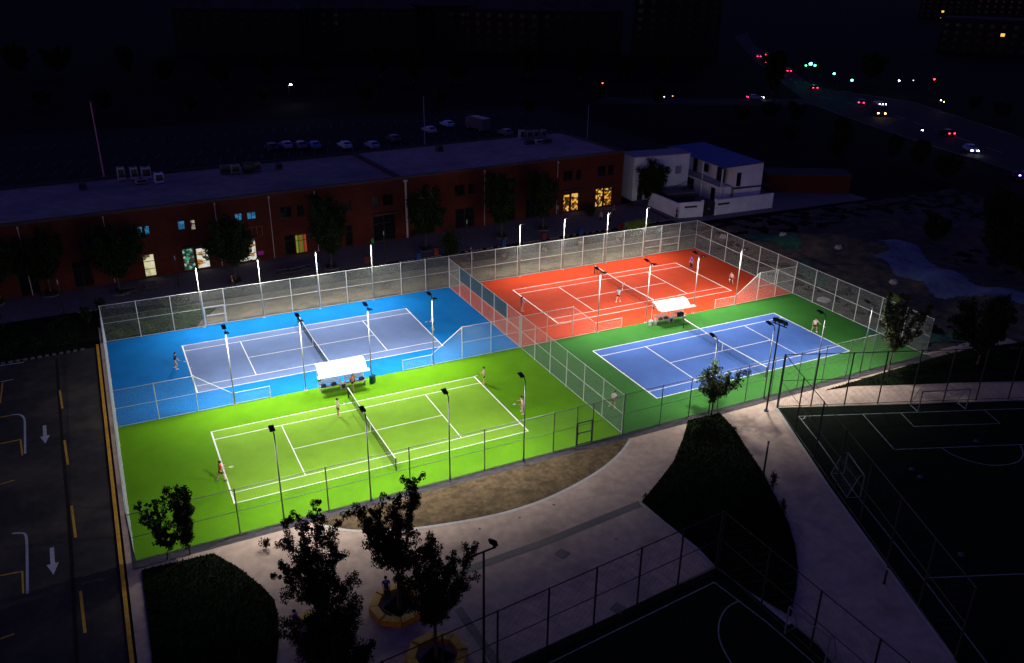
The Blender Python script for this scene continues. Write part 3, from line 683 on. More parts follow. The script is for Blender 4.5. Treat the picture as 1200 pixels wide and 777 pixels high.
def person(label, loc, rz, top, bottom, shoes=(.7, .7, .7), hair=m_hair, arms=('down', 'down'), stance='stand', lean=0.0, long_hair=False, skirt=False, long_trousers=False, sc=1.0, grp='tennis players on the courts', cap=None):
    t = thing('person', label, 'person', loc, rz, grp); t.scale = (sc, sc, sc)
    hipz = .92; hy = 0
    if stance == 'ready': hipz = .84
    if stance == 'sit': hipz = .52
    ln = R_(lean)
    def T(p):   # lean the upper body forward (+y) about the hips
        v = Vector(p)-Vector((0, 0, hipz)); return Vector((v.x, v.y*math.cos(ln)+v.z*math.sin(ln), hipz-v.y*math.sin(ln)+v.z*math.cos(ln)))
    up = hipz-.92
    V = []; E = []; Rr = []
    def add(p, r, par=None):
        V.append(tuple(p)); Rr.append(r); i = len(V)-1
        if par is not None: E.append((par, i))
        return i
    pel = add((0, 0, hipz), (.15, .10)); bel = add(T((0, .01, 1.08+up)), (.135, .095), pel); che = add(T((0, 0, 1.30+up)), (.165, .11), bel)
    nk = add(T((0, 0, 1.46+up)), .058, che); hl_ = add(T((0, .02, 1.54+up)), (.07, .08), nk); hm = add(T((0, .02, 1.63+up)), (.083, .10), hl_); ht = add(T((0, .01, 1.71+up)), (.06, .07), hm)
    nose = add(T((0, .125, 1.61+up)), .014, hm)
    hands = []; SH = []
    for s, a in ((-1, arms[0]), (1, arms[1])):
        sh = T((s*.175, 0, 1.385+up))
        if a == 'down': el = T((s*.24, -.01, 1.12+up)); wr = T((s*.25, .07, .90+up)); hd = T((s*.25, .10, .82+up))
        elif a == 'forward': el = T((s*.24, .05, 1.13+up)); wr = T((s*.12, .27, 1.08+up)); hd = T((s*.06, .34, 1.07+up))
        elif a == 'side': el = T((s*.36, .06, 1.18+up)); wr = T((s*.50, .22, 1.10+up)); hd = T((s*.54, .29, 1.09+up))
        elif a == 'up': el = T((s*.32, .10, 1.50+up)); wr = T((s*.36, .14, 1.74+up)); hd = T((s*.37, .16, 1.83+up))
        elif a == 'lap': el = T((s*.24, .03, 1.13+up)); wr = Vector((s*.14, .30, hipz+.14)); hd = Vector((s*.10, .37, hipz+.13))
        i1 = add(sh, .055, che); i2 = add(el, .040, i1); i3 = add(wr, .027, i2); i4 = add(hd, (.034, .018), i3); SH.append((sh, el))
        d = (hd-wr).normalized(); side = Vector((0, 0, 1)).cross(d)
        if side.length < .1: side = Vector((1, 0, 0))
        side.normalize(); palmn = d.cross(side)
        for q, (off, ln_) in enumerate(((-.03, .062), (-.01, .075), (.01, .070), (.03, .055))):
            b0 = hd+side*off+d*.02; k = add(b0, .0095, i4); k2 = add(b0+d*ln_*.55, .009, k); add(b0+d*ln_*.85+palmn*ln_*.45, .008, k2)
        th = add(wr+d*.03-side*.04*s, .011, i4); add(wr+d*.07-side*.055*s+palmn*.02, .009, th)
        hands.append((hd+d*.05, d))
    LG = []
    for s in (-1, 1):
        h = Vector((s*.095, 0, hipz-.04))
        if stance == 'sit': kn = Vector((s*.12, .42, hipz)); an = Vector((s*.12, .44, .09)); to = Vector((s*.13, .58, .05))
        elif stance == 'ready': kn = Vector((s*.22, .12, .46)); an = Vector((s*.27, -.02, .09)); to = Vector((s*.30, .13, .04))
        elif stance == 'step': kn = Vector((s*.11, .16*s+.04, .48)); an = Vector((s*.11, .26*s-.05, .09 if s > 0 else .12)); to = Vector((s*.12, .26*s+.10, .04))
        else: kn = Vector((s*.115, .02, .49)); an = Vector((s*.125, -.01, .09)); to = Vector((s*.15, .13, .04))
        i1 = add(h, .088, pel); i2 = add(kn, .055, i1); i25 = add(kn*.62+an*.38+Vector((0, -.012, 0)), .052, i2); i3 = add(an, .036, i25); add(to, .03, i3); LG.append((h, kn, an, to))
    body = skin_mesh('body', V, E, Rr, 0, m_skin, t)
    # clothes
    ct = mat('shirt_cloth', top, .85, .08, 10); V2 = [tuple(T((0, 0, .96+up))), tuple(T((0, .01, 1.08+up))), tuple(T((0, 0, 1.30+up))), tuple(T((0, 0, 1.43+up)))]
    E2 = [(0, 1), (1, 2), (2, 3)]; R2 = [(.16, .115), (.155, .115), (.185, .13), (.075, .075)]
    for sh, el in SH: V2 += [tuple(sh), tuple(sh*.45+el*.55)]; k = len(V2); E2 += [(2, k-2), (k-2, k-1)]; R2 += [.072, .058]
    skin_mesh('shirt', V2, E2, R2, 0, ct, t)
    cb = mat('shorts_cloth', bottom, .85, .08, 10); V3 = [(0, 0, hipz+.06), (0, 0, hipz-.02)]; E3 = [(0, 1)]; R3 = [(.16, .115), (.165, .12)]
    f = .96 if long_trousers else .55
    for h, kn, an, to in LG:
        V3 += [tuple(h), tuple(h*(1-min(1, f*1.0))+kn*min(1, f*1.0))]; k = len(V3); E3 += [(1, k-2), (k-2, k-1)]; R3 += [.105, .095 if not skirt else .13]
        if long_trousers: V3.append(tuple(an+Vector((0, 0, .04)))); E3.append((k-1, k)); R3.append(.065)
    skin_mesh('skirt' if skirt else ('trousers' if long_trousers else 'shorts'), V3, E3, R3, 0, cb, t)
    ms = mat('shoe', shoes, .6, .1, 10)
    for h, kn, an, to in LG:
        d = (to-an); d.z = 0; d.normalize(); c = an+d*.055; c.z = .05 if an.z < .11 else an.z-.03
        b = MB().box(c, (.105, .27, .10), math.atan2(d.y, d.x)-math.pi/2).build('shoe', ms, t); bevel(b, .035, 2)
    # hair
    hc = T((0, -.005, 1.655+up)); hb = bmesh.new(); bmesh.ops.create_uvsphere(hb, u_segments=12, v_segments=8, radius=.11)
    for v in hb.verts:
        if v.co.z < -.02 and v.co.y > -.02: v.co.z = -.02+(v.co.z+.02)*.1; v.co.y = min(v.co.y, .07)
        v.co.y *= 1.08
    bmesh.ops.transform(hb, matrix=Matrix.Translation(hc+Vector((0, 0, .012))), verts=hb.verts); hm_ = bpy.data.meshes.new('hair'); hb.to_mesh(hm_); hb.free()
    hm_.materials.append(hair); ho = bpy.data.objects.new('hair', hm_); C.objects.link(ho); ho.parent = t
    for p in hm_.polygons: p.use_smooth = True
    if long_hair: MB().path([T((0, -.10, 1.68+up)), T((0, -.17, 1.60+up)), T((0, -.16, 1.42+up))], [.035, .045, .015]).build('ponytail', hair, t)
    if cap: MB().lathe(tuple(hc+Vector((0, 0, .03))), [(.118, 0), (.11, .06), (.05, .1)], 14).build('cap', mat('cap_cloth', cap, .8, .1, 8), t)
    for s in (-1, 1):
        MB().lathe(tuple(T((s*.034, .098, 1.635+up))), [(.008, -.006), (.011, 0), (.008, .006)], 8).build('eye', m_dark, t)
        MB().lathe(tuple(T((s*.088, .01, 1.60+up))), [(.008, -.03), (.018, 0), (.010, .03)], 8).build('ear', m_skin, t)
    MB().box(T((0, .105, 1.565+up)), (.045, .012, .010)).build('mouth', mat('lips', (.35, .12, .10), .6, 0), t)
    return t, hands
def racket(label, P, hand, d=None, col=(.05, .05, .06)):
    """tennis racket held in the given hand of a person"""
    t, hands = P; h, dd = hands[hand]; M4 = Matrix.LocRotScale(t.location, t.rotation_euler, t.scale)
    loc = M4 @ (h-dd*.04); dw = (M4.to_3x3() @ (Vector(d) if d else dd)).normalized()
    r = thing('tennis_racket', label, 'tennis racket', tuple(loc), 0, 'rackets held by the players')
    r.rotation_euler = dw.to_track_quat('Z', 'Y').to_euler()
    MB().tube((0, 0, -.10), (0, 0, .12), .017, .015, 8).build('grip', m_dark, r)
    f = MB(); n = 20; pts = [(.13*math.sin(2*math.pi*i/n), 0, .46-.165*math.cos(2*math.pi*i/n)) for i in range(n+1)]
    f.path(pts, [.012]*(n+1), 6); f.path([(0, 0, .12), (.03, 0, .22), (.07, 0, .33)], [.010]*3, 6); f.path([(0, 0, .12), (-.03, 0, .22), (-.07, 0, .33)], [.010]*3, 6)
    f.build('frame', mat('racket_frame', col, .4, 0), r)
    s = MB()
    for k in range(-5, 6):
        u = k*.022; hh = .165*math.sqrt(max(0, 1-(u/.13)**2)); s.tube((u, 0, .46-hh), (u, 0, .46+hh), .0022, .0022, 3, False)
    for k in range(-6, 7):
        u = k*.024; ww = .13*math.sqrt(max(0, 1-(u/.165)**2)); s.tube((-ww, 0, .46+u), (ww, 0, .46+u), .0022, .0022, 3, False)
    s.build('strings', m_line, r)
def at(px, py): x, y = G(px, py); return (x, y, .005)
TOCAM = math.atan2(CAM.y-10, CAM.x-10)
P1 = person('person in dark blue shirt and lime shorts behind the blue court baseline', at(206, 432), R_(-75), (.015, .02, .22), (.35, .62, .02), (.75, .8, .85), arms=('forward', 'side'), stance='ready', lean=12)
racket('dark racket held by the player in lime shorts on the blue court', P1, 1)
P2 = person('person in white on the blue court, half hidden by a lamp post', at(508, 386), R_(80), (.75, .75, .75), (.02, .02, .025), (.6, .5, .1), arms=('forward', 'forward'), stance='ready', lean=10)
racket('racket held by the player in white on the blue court', P2, 0)
P3 = person('person in orange-red shirt and black shorts on the lime court baseline', at(259.7, 564), R_(-80), (.80, .05, .015), (.015, .015, .02), (.08, .10, .05), arms=('forward', 'forward'), stance='step', lean=5)
racket('pale racket held out by the player in orange-red', P3, 1, (.1, 1, -.05), (.6, .5, .35))
P4 = person('person in white shirt and dark shorts near the lime court net', at(396.6, 488), R_(-85), (.75, .73, .74), (.03, .035, .04), (.65, .6, .4), arms=('down', 'forward'))
racket('racket held by the net player in white on the lime court', P4, 1)
P5 = person('woman in a pink top and dark shorts stepping away from the blue court shelter', at(414, 457), R_(200), (.80, .22, .24), (.03, .02, .03), (.6, .55, .2), arms=('down', 'side'), stance='step', lean=6, long_hair=True)
P6 = person('person in pale vest and black shorts at the far right corner, lime court', at(567, 450), R_(70), (.62, .55, .50), (.015, .015, .02), (.5, .35, .2), arms=('down', 'forward'))
racket('racket held by the player in the pale vest on the lime court', P6, 1)
P7 = person('woman in a pink top and purple skirt at the right baseline of the lime court', at(612.5, 484), R_(75), (.78, .48, .42), (.35, .12, .38), (.75, .65, .5), arms=('forward', 'side'), stance='ready', lean=12, skirt=True, long_hair=True)
racket('racket held by the woman in the purple skirt', P7, 0)
P8 = person('person in a white shirt bending forward behind the cross fence, near the green corner', at(717, 477.5), R_(-60), (.78, .75, .75), (.22, .12, .06), (.6, .5, .35), arms=('forward', 'forward'), stance='ready', lean=45)
P9 = person('woman in a grey dress behind the left baseline of the red court', at(611.5, 365), R_(-85), (.32, .33, .40), (.30, .31, .40), (.7, .3, .2), arms=('down', 'forward'), skirt=True, long_hair=True)
racket('racket held by the woman in grey on the red court', P9, 1)
P10 = person('person in light blue shirt with raised racket in mid red court', at(724.3, 354), R_(-60), (.22, .55, .85), (.015, .015, .02), (.8, .75, .6), arms=('side', 'up'), stance='step')
racket('racket raised by the player in light blue in mid red court', P10, 1, (.3, .2, 1), (.7, .3, .3))
P11 = person('person in violet-blue top and dark trousers at the red court’s far corner', at(809.6, 315), R_(95), (.16, .06, .62), (.04, .02, .05), (.1, .05, .2), arms=('down', 'down'), long_trousers=True)
P12 = person('person in pink shirt and dark shorts at the red court baseline', at(856.8, 333), R_(100), (.72, .30, .24), (.04, .03, .04), (.05, .05, .05), arms=('side', 'forward'), stance='ready', lean=10)
racket('racket held by the player in the pink shirt on the red court', P12, 1)
P13 = person('person in white shirt and black shorts at the right baseline of the royal blue court', at(953.6, 389), R_(150), (.75, .66, .64), (.02, .015, .015), (.8, .75, .7), arms=('side', 'down'), stance='ready', lean=3)
racket('racket held by the player in white on the royal blue court', P13, 0)
G2 = 'people outside the courts'
person('person in a blue top sitting on the far side of the middle octagonal bench', (G(467, 712)[0]-.25, G(467, 712)[1]+1.5, -.04), R_(170), (.03, .05, .28), (.03, .03, .04), (.2, .2, .2), arms=('lap', 'lap'), stance='sit', long_trousers=True, grp=G2)
person('person in a blue top sitting on the left octagonal bench behind the big tree', (G(374, 742)[0]-1.1, G(374, 742)[1]+1.05, -.04), R_(230), (.04, .08, .45), (.04, .04, .05), (.2, .2, .2), arms=('lap', 'lap'), stance='sit', long_trousers=True, grp=G2)
person('person in a pale top left of the pole before the amber shop window', at(704, 260.5), R_(120), (.30, .28, .38), (.02, .02, .03), (.1, .1, .1), long_trousers=True, grp=G2)
person('person in dark clothes right of the pole before the amber shop window', at(714.5, 261), R_(20), (.04, .03, .06), (.02, .02, .03), (.1, .1, .1), long_trousers=True, grp=G2)
person('person in navy standing nearest the wall beside the amber shop window', at(719, 252.5), R_(200), (.03, .03, .09), (.02, .02, .04), (.1, .1, .1), long_trousers=True, grp=G2)
person('person in dark clothes walking behind the fence by the end of the cross divider', at(551.8, 304), R_(-90), (.06, .05, .09), (.03, .03, .05), (.1, .1, .1), stance='step', long_trousers=True, grp=G2)
person('person in orange walking on the path behind the blue court gate', at(273, 338), R_(-80), (.45, .12, .04), (.05, .04, .05), (.1, .1, .1), stance='step', long_trousers=True, grp=G2)
person('person standing near the round kiosk hedge by the white compound wall', at(792.5, 256.5), R_(-90), (.03, .03, .04), (.02, .02, .03), (.1, .1, .1), long_trousers=True, grp=G2)

# ------------------------------------------------------------------ trees
def leaves(mb, c, r, n, size, rg, flat_=1.0):
    for _ in range(n):
        a = rg.uniform(0, 6.283); u = rg.uniform(-1, 1); q = rg.random()**.45*r; s = math.sqrt(1-u*u)
        p = Vector((c[0]+q*s*math.cos(a), c[1]+q*s*math.sin(a), c[2]+q*u*flat_))
        e = Euler((rg.uniform(0, 6.28), rg.uniform(0, 6.28), rg.uniform(0, 6.28))).to_matrix(); z = size*rg.uniform(.6, 1.3)
        x = e @ Vector((z, 0, 0)); y = e @ Vector((0, z*.55, 0))
        mb.add([p-x, p+y*.9, p+x, p-y*.9], [(0, 1, 2, 3)])
def tree(label, loc, H, spread, clear, seed, limbs=8, dens=60, clump=.45, leaf=.11, m=m_leaf, group='trees round the courts', name='tree', upright=.35, cat='tree', trunk_r=.11, sub=2, narrow=1.0, extra=(), mb_=None):
    rg = random.Random(seed); t = thing(name, label, cat, (loc[0], loc[1], -.03), rg.uniform(0, 6.28) if not extra else 0, group)
    tr = MB(); lf = MB(); bend = Vector((rg.uniform(-.2, .2), rg.uniform(-.2, .2), 0))
    fork = Vector((0, 0, clear))+bend*.4
    tr.path([(0, 0, 0), tuple(fork*.5+bend*.2), tuple(fork)], [trunk_r*1.25, trunk_r, trunk_r*.85], 8)
    lb = MB()
    for k in range(limbs):
        a = 2*math.pi*k/limbs+rg.uniform(-.35, .35); out = spread*rg.uniform(.35, 1.0) if k else spread*.1
        top = H*(1-rg.uniform(0, .45)*(out/spread)**1.2) if spread else H
        start = fork+Vector((0, 0, rg.uniform(0, .18)*(H-clear)))
        end = Vector((math.cos(a)*out, math.sin(a)*out, top)); mid = start*.5+end*.5+Vector((math.cos(a), math.sin(a), 0))*out*upright*.5-Vector((0, 0, .08*H*upright))
        P = [start.lerp(mid, i/3) if i <= 3 else mid.lerp(end, (i-3)/3) for i in range(7)]
        for i in range(1, 6): P[i] = P[i]+Vector([rg.uniform(-.12, .12) for _ in range(3)])
        lb.path([tuple(p) for p in P], [trunk_r*.55*(1-i/7.5) for i in range(7)], 6)
        for i in range(1, 7):
            u = i/6; rr = clump*(.9-.45*abs(u-.55)*1.2)*rg.uniform(.7, 1.25)
            if rg.random() < .93: leaves(lf, P[i], rr, int(dens*rg.uniform(.6, 1.3)), leaf, rg, 1.3)
            mp = P[i].lerp(P[i-1], .5); leaves(lf, mp, rr*.8, int(dens*.5), leaf, rg, 1.3)
            for _ in range(sub):
                if rg.random() < .6:
                    b = rg.uniform(0, 6.28); l = spread*rg.uniform(.12, .34)
                    q = P[i]+Vector((math.cos(b)*l, math.sin(b)*l, l*rg.uniform(.1, .9)))
                    lb.tube(tuple(P[i]), tuple(q), .018, .008, 5); leaves(lf, q, rr*.75, int(dens*.55), leaf, rg, 1.2); leaves(lf, P[i].lerp(q, .55), rr*.5, int(dens*.3), leaf, rg)
    for (ox, oy, oz, rr, n) in extra:
        lb.tube(tuple(fork), (ox, oy, oz), .03, .01, 5); leaves(lf, (ox, oy, oz), rr, n, leaf, rg)
    tr.build('trunk', m_bark, t, True); lb.build('limbs', m_bark, t); lf.build('crown', m, t)
    return t
tree('big dark tree inside the left octagonal bench, boughs reaching the near fence', G(374, 742), 7.7, 2.7, 1.5, 11, limbs=9, dens=180, clump=.47, leaf=.068, sub=3)
tree('dark bushy tree in front of the left octagonal bench, cut by the bottom edge', G(392, 826), 6.3, 2.3, .8, 12, limbs=10, dens=260, clump=.66, leaf=.07)
tree('dark tree inside the middle octagonal bench, a person seated behind it', G(467, 714), 8.0, 2.6, 2.7, 23, limbs=9, dens=175, clump=.45, leaf=.068, sub=3)
tree('dark tree in the right octagonal bench beside the twin-head floodlight mast', G(512, 772), 7.6, 2.3, 2.5, 31, limbs=9, dens=175, clump=.46, leaf=.068, sub=3)
tree('small leafy tree with lit green leaves at the tip of the wedge lawn', G(833, 488), 4.6, 2.1, 1.5, 41, limbs=8, dens=55, clump=.5, leaf=.10, m=m_leaf2, trunk_r=.07)
tree('slender tree with lime-lit and dark leaves near the right corner of the enclosure', G(1041, 440), 8.0, 2.6, 2.4, 52, limbs=8, dens=60, clump=.48, leaf=.12, m=mat('mixed_leaves', (.035, .05, .014), .7, .5, 1.2), trunk_r=.08)
tree('young tree, leaves coloured lamplit yellow-green, outside the green court fence beside the slender tree', (67.9, 1.9), 4.0, .9, 1.0, 55, limbs=6, dens=90, clump=.4, leaf=.12, m=m_leaf3, trunk_r=.05)
tree('dense dark tree by the path at the right edge of the enclosure', G(1145, 428), 6.6, 3.0, 1.2, 61, limbs=10, dens=110, clump=.8, leaf=.15)
tree('sparse dark sapling clump at the near left corner of the lime court', G(196, 655), 4.3, 1.9, .5, 71, limbs=7, dens=42, clump=.30, leaf=.085, trunk_r=.05)
tree('taller dark sapling right of the sparse clump near the lime court corner', G(223, 649), 5.0, .9, .5, 73, limbs=5, dens=90, clump=.42, leaf=.085, trunk_r=.05)
tree('huge dark tree beyond the bluish patch of ground', G(1172, 318), 9.5, 4.6, 1.5, 81, limbs=12, dens=90, clump=1.2, leaf=.25)
tree('low dark tree on the rough ground at the right edge', G(1195, 322), 5.0, 4.0, .8, 83, limbs=10, dens=70, clump=1.0, leaf=.25)
tree('small dark tree standing left of the bluish patch on the rough ground', G(1096, 283), 3.4, 1.8, .6, 84, limbs=7, dens=60, clump=.7, leaf=.2)
PT = 'round-crowned trees in the plaza by the brick building'
for lb, p, H, sp, cl, sd in (('plaza tree between the green-lit shop window and the curtained door', (276, 331), 7.6, 2.9, 2.4, 101), ('plaza tree just right of the door with the striped curtain', (388.4, 313.5), 8.6, 2.8, 2.2, 102),
                             ('plaza tree just right of the thick downpipe', (499.7, 292.5), 8.3, 2.6, 2.4, 103), ('plaza tree in the middle of the right half of the brick front', (587.6, 277.5), 8.6, 2.7, 2.0, 104),
                             ('plaza tree just left of the amber shop door', (636.5, 268.5), 7.9, 2.5, 2.0, 105), ('plaza tree covering the brick wall left of the pale lit window', (142, 343), 7.8, 3.0, 2.0, 106),
                             ('dark tree in front of the white house and its stair', (762, 240), 6.6, 2.6, .8, 107), ('plaza tree on the dark stretch of wall at far left', (60, 345), 7.4, 3.0, 2.0, 108), ('leftmost plaza tree, cut by the picture edge', (-5, 356), 7.6, 3.0, 2.0, 109)):
    tree(lb, G(*p), H, sp, cl, sd, limbs=12, dens=70, clump=1.0, leaf=.17, group=PT, upright=.6)
    x, y = G(*p)
    if 'white house' not in lb:
        q = thing('tree_bed', 'planting bed under the '+' '.join(lb.split(',')[0].split()[:12]), 'planting bed', (x, y, -.03), 0, 'planting beds of the plaza trees')
        MB().lathe((0, 0, 0), [(.95, 0), (.95, .12), (.86, .12), (.86, .06), (.1, .1)], 20).build('rim', m_plaza, q)
        b = MB(); rg = random.Random(sd)
        for k in range(14): leaves(b, (rg.uniform(-.6, .6), rg.uniform(-.6, .6), .25), .28, 26, .08, rg)
        b.build('ground_plants', m_leaf, q)
def bush(label, p, r, h, sd, m=m_leaf, n=700, leaf=.09, z=-.03, sq=(1, 1)):
    rg = random.Random(sd); x, y = p; t = thing('bush', label, 'bush', (x, y, z), 0, 'bushes'); b = MB(); s = MB()
    for k in range(9):
        a = rg.uniform(0, 6.28); q = rg.uniform(0, .6)*r; c = (math.cos(a)*q*sq[0], math.sin(a)*q*sq[1], h*rg.uniform(.3, .7)); s.tube((0, 0, 0), c, .02, .008, 5)
        leaves(b, c, r*rg.uniform(.35, .6), n//9, leaf, rg, h/r*.8)
    s.build('stems', m_bark, t); b.build('foliage', m, t)
bush('tall dense bush on the plaza edge right of the third lamp post', G(527, 300), 1.5, 4.4, 201, n=2600, leaf=.13)
m_lb = mat('lit_tone_bush', (.14, .22, .015), .7, .5, 2)  # foliage colour lifted, lamplight on the bush is put into it
bush('bush coloured lamplit green between the fence and the last two rear lamp posts', G(747, 273), 2.3, 2.3, 202, m_lb, 1800, .1, sq=(1.3, .6))
bush('low yellowish bush behind the left end of the rear fence', (.6, 41.0), 1.6, 1.0, 203, mat('dull_bush', (.05, .075, .015), .7, .5, 2), 1200, .1, sq=(1.6, .5))
bush('dark round bush in the grass behind the left corner of the blue court', (-4.2, 37.0), 1.4, 1.3, 204, m_leaf2, 900)
bush('second dark bush in the grass behind the blue court, nearer the gate', (-1.4, 37.6), 1.3, 1.1, 205, m_leaf2, 900)
bush('low green bush in the grass against the rear fence', (-.6, 35.4), 1.1, .9, 206, m_leaf2, 800)
bush('tufted bush at the left tip of the wedge lawn', (G(766, 588)[0], G(766, 588)[1]), .9, .5, 207, mat('tuft', (.02, .035, .008), .8, .5, 2), 900, .08)
bush('wispy sprig on the paving by the curved lawn', G(312, 642), .5, .9, 216, m_leaf, 260, .07)
bush('tiny sprig at the edge of the wedge lawn by its tip', G(861, 505), .35, .6, 208, m_leaf2, 120, .07)
bush('leafy sprig on the walk side of the wedge lawn beside the column lamp', G(905, 572), .45, 1.5, 209, m_leaf, 260, .08)
bush('leafy shoot lower down the walk side of the wedge lawn', G(917, 600), .4, 1.2, 210, m_leaf, 260, .08)
bush('dark shrub in front of the wall between the two amber shop windows', G(692, 252), 1.3, 1.6, 211, n=900, leaf=.12)
bush('dark hedge clump outside the rear left corner of the enclosure', G(104, 378), .9, 2.2, 212, n=700, leaf=.1)
bush('dark bush behind the rear left corner fence post', G(118, 365), .8, 1.8, 213, n=600, leaf=.1)
bush('low dark shrub beside the thick downpipe', G(483, 277), .9, 1.2, 214, n=400, leaf=.12)
bush('low reddish shrub by the corner of the brick building', G(740, 242), .8, .8, 215, mat('red_bush', (.09, .02, .02), .7, .5, 2), 300, .1)
m_hed = MB(); rg = random.Random(5)
for i in range(60): leaves(m_hed, (-9.5-rg.random()*29, 33.9+rg.random()*8.5, .25), .9, 60, .1, rg, .5)
tag(m_hed.build('ground_cover', m_leaf), 'dark low planting between the parking road and the left plaza', 'planting', kind='stuff')

# ------------------------------------------------------------------ octagonal yellow benches with tree pits
def oct_bench(label, p, r, rot, gaps):
    x, y = p; t = thing('octagonal_bench', label, 'bench', (x, y, -.04), rot, 'yellow octagonal benches round the trees')
    for k in range(8):
        if k in gaps: continue
        a0 = 2*math.pi*k/8; a1 = 2*math.pi*(k+1)/8; ri, ro = r-.28, r+.28
        P = [(ri*math.cos(a0), ri*math.sin(a0)), (ro*math.cos(a0), ro*math.sin(a0)), (ro*math.cos(a1), ro*math.sin(a1)), (ri*math.cos(a1), ri*math.sin(a1))]
        c = Vector((sum(q[0] for q in P)/4, sum(q[1] for q in P)/4)); Q = [tuple(c+(Vector(q)-c)*.975) for q in P]
        hh = .45 if k % 2 else .42
        bevel(MB().prism(Q, 0, hh).build('bench_segment', m_yel, t), .02, 2)
def tree_pit(label, p, s, rot):
    x, y = p; t = thing('tree_pit', label, 'tree pit', (x, y, -.04), rot, 'square tree pits inside the benches')
    fr = MB()
    for sx, sy, dx_, dy_ in ((0, 1, s, .1), (0, -1, s, .1), (1, 0, .1, s-.1), (-1, 0, .1, s-.1)): fr.box((sx*(s/2-.05), sy*(s/2-.05), .04), (dx_, dy_, .1))
    fr.build('rim', m_dark, t); MB().box((0, 0, .03), (s-.2, s-.2, .05)).build('soil', m_lawn, t)
for lb, p, g in (('left', (374, 742), (2, 3)), ('middle', (467, 712), (6,)), ('right', (512, 772), ())):
    pt = G(*p); oct_bench(lb+' of the three yellow octagonal benches round the foreground trees', pt, 1.5, R_(22.5+10), g)
    tree_pit('dark square tree pit inside the '+lb+' yellow bench', pt, 1.5, R_(30))

# ------------------------------------------------------------------ small street items on the rear path
for i, (p, lb) in enumerate([((542.5, 312), 'leftmost'), ((591.3, 303), 'second from left'), ((638, 294.5), 'third from left'), ((681, 287), 'fourth from left'), ((725.8, 281), 'rightmost')]):
    x, y = G(*p); t = thing('round_stool', lb+' of the five round brown stools on the path behind the red court', 'stool', (x, y, -.04), 0, 'round brown stools on the rear path')
    MB().lathe((0, 0, 0), [(.30, 0), (.36, .1), (.38, .3), (.34, .42)], 16).build('drum', mat('drum_brown', (.14, .07, .04), .8, .2, 5), t)
    MB().lathe((0, 0, .42), [(.35, 0), (.36, .04), (.32, .07)], 16).build('seat', mat('stool_seat', (.18, .10, .05), .7, .2, 5), t)
for p, col, lb in [((490, 306), (.02, .10, .38), 'dark blue street bin behind the rear fence, left of the dense bush'), ((511, 300), (.35, .03, .03), 'dull red street bin right beside the third plaza tree'), ((590, 289.5), (.02, .10, .36), 'blue street bin at the kerb below the plaza tree behind the red court'),
                   ((637, 282), (.34, .02, .02), 'red street bin at the kerb left of the amber shop door'), ((680.5, 276), (.02, .10, .34), 'blue street bin at the kerb between the two amber shop windows'), ((727, 270.5), (.34, .02, .03), 'red street bin next to the lamplit green bush'),
                   ((430, 310), (.30, .03, .03), 'dull red street bin behind the blue court beside a rear lamp post'), ((372, 318), (.02, .09, .25), 'faint blue street bin behind the tallest gap of the blue court fence')]:
    x, y = G(*p); t = thing('street_bin', lb, 'litter bin', (x, y, -.04), rnd.uniform(-.3, .3), 'coloured street bins along the plaza kerb'); mc = mat('bin_paint', tuple(c*.45 for c in col), .5, .1, 5)
    b = MB().box((0, 0, .62), (.62, .42, .9)).build('bin_body', mc, t); bevel(b, .04, 2)
    MB().box((0, 0, 1.14), (.68, .48, .08)).build('lid', mc, t); MB().box((0, -.215, .88), (.4, .01, .14)).build('slot', m_dark, t)
    for s in (-1, 1): MB().box((s*.25, 0, .1), (.06, .3, .2)).build('leg', m_dark, t)
def picnic(label, p, rz):
    x, y = p; t = thing('picnic_table', label, 'table', (x, y, -.04), rz, 'dark picnic tables on the plaza')
    tt = MB()
    for k in range(4): tt.box((0, -.27+k*.18, .74), (1.5, .16, .04))
    tt.build('table_top', m_edge, t)
    for s in (-1, 1):
        MB().box((0, s*.68, .44), (1.5, .26, .04)).build('seat', m_edge, t)
        MB().box((s*.55, 0, .37), (.07, 1.3, .07)).box((s*.55, 0, .55), (.07, .07, .34)).box((s*.55, -.55, .2), (.07, .07, .4)).box((s*.55, .55, .2), (.07, .07, .4)).build('leg', m_dark, t)
for p, lb in [((333, 321), 'leftmost of the three picnic tables near the striped curtain door'), ((344.5, 319.5), 'middle of the three picnic tables near the striped curtain door'), ((357, 316.5), 'rightmost of the three picnic tables near the striped curtain door'),
              ((152, 343), 'dark picnic table below the pale lit window, left one'), ((176, 338), 'dark picnic table below the pale lit window, right one')]: picnic(lb, G(*p), R_(8))

# ------------------------------------------------------------------ football goals and bags on the dark pitch
def goal(label, a, b, H, depth):
    a = Vector(a); b = Vector(b); L = (b-a).length; ang = math.atan2(b.y-a.y, b.x-a.x)
    t = thing('football_goal', label, 'football goal', (a.x, a.y, -.02), ang, 'football goals on the dark pitches'); mg = mat('goal_paint', (.14, .16, .18), .5, .1, 4)
    for u in (0, L): MB().tube((u, 0, 0), (u, 0, H), .05, .05, 8).build('post', mg, t)
    MB().tube((0, 0, H), (L, 0, H), .05, .05, 8).build('crossbar', mg, t)
    fr = MB()
    for u in (0, L): fr.path([(u, 0, .03), (u, depth, .03), (u, depth*.35, H)], [.03]*3, 6); fr.tube((u, 0, H), (u, depth*.35, H), .03, .03, 6)
    fr.tube((0, depth, .03), (L, depth, .03), .03, .03, 6); fr.build('back_frame', mg, t)
    n = MB(); k = int(L/.2)
    for i in range(k+1): u = L*i/k; n.tube((u, depth, .03), (u, depth*.35, H), .004, .004, 3, False)
    for j in range(1, 10): q = j/10; n.tube((0, depth+(depth*.35-depth)*q, .03+(H-.03)*q), (L, depth+(depth*.35-depth)*q, .03+(H-.03)*q), .004, .004, 3, False)
    n.build('net', mg, t)
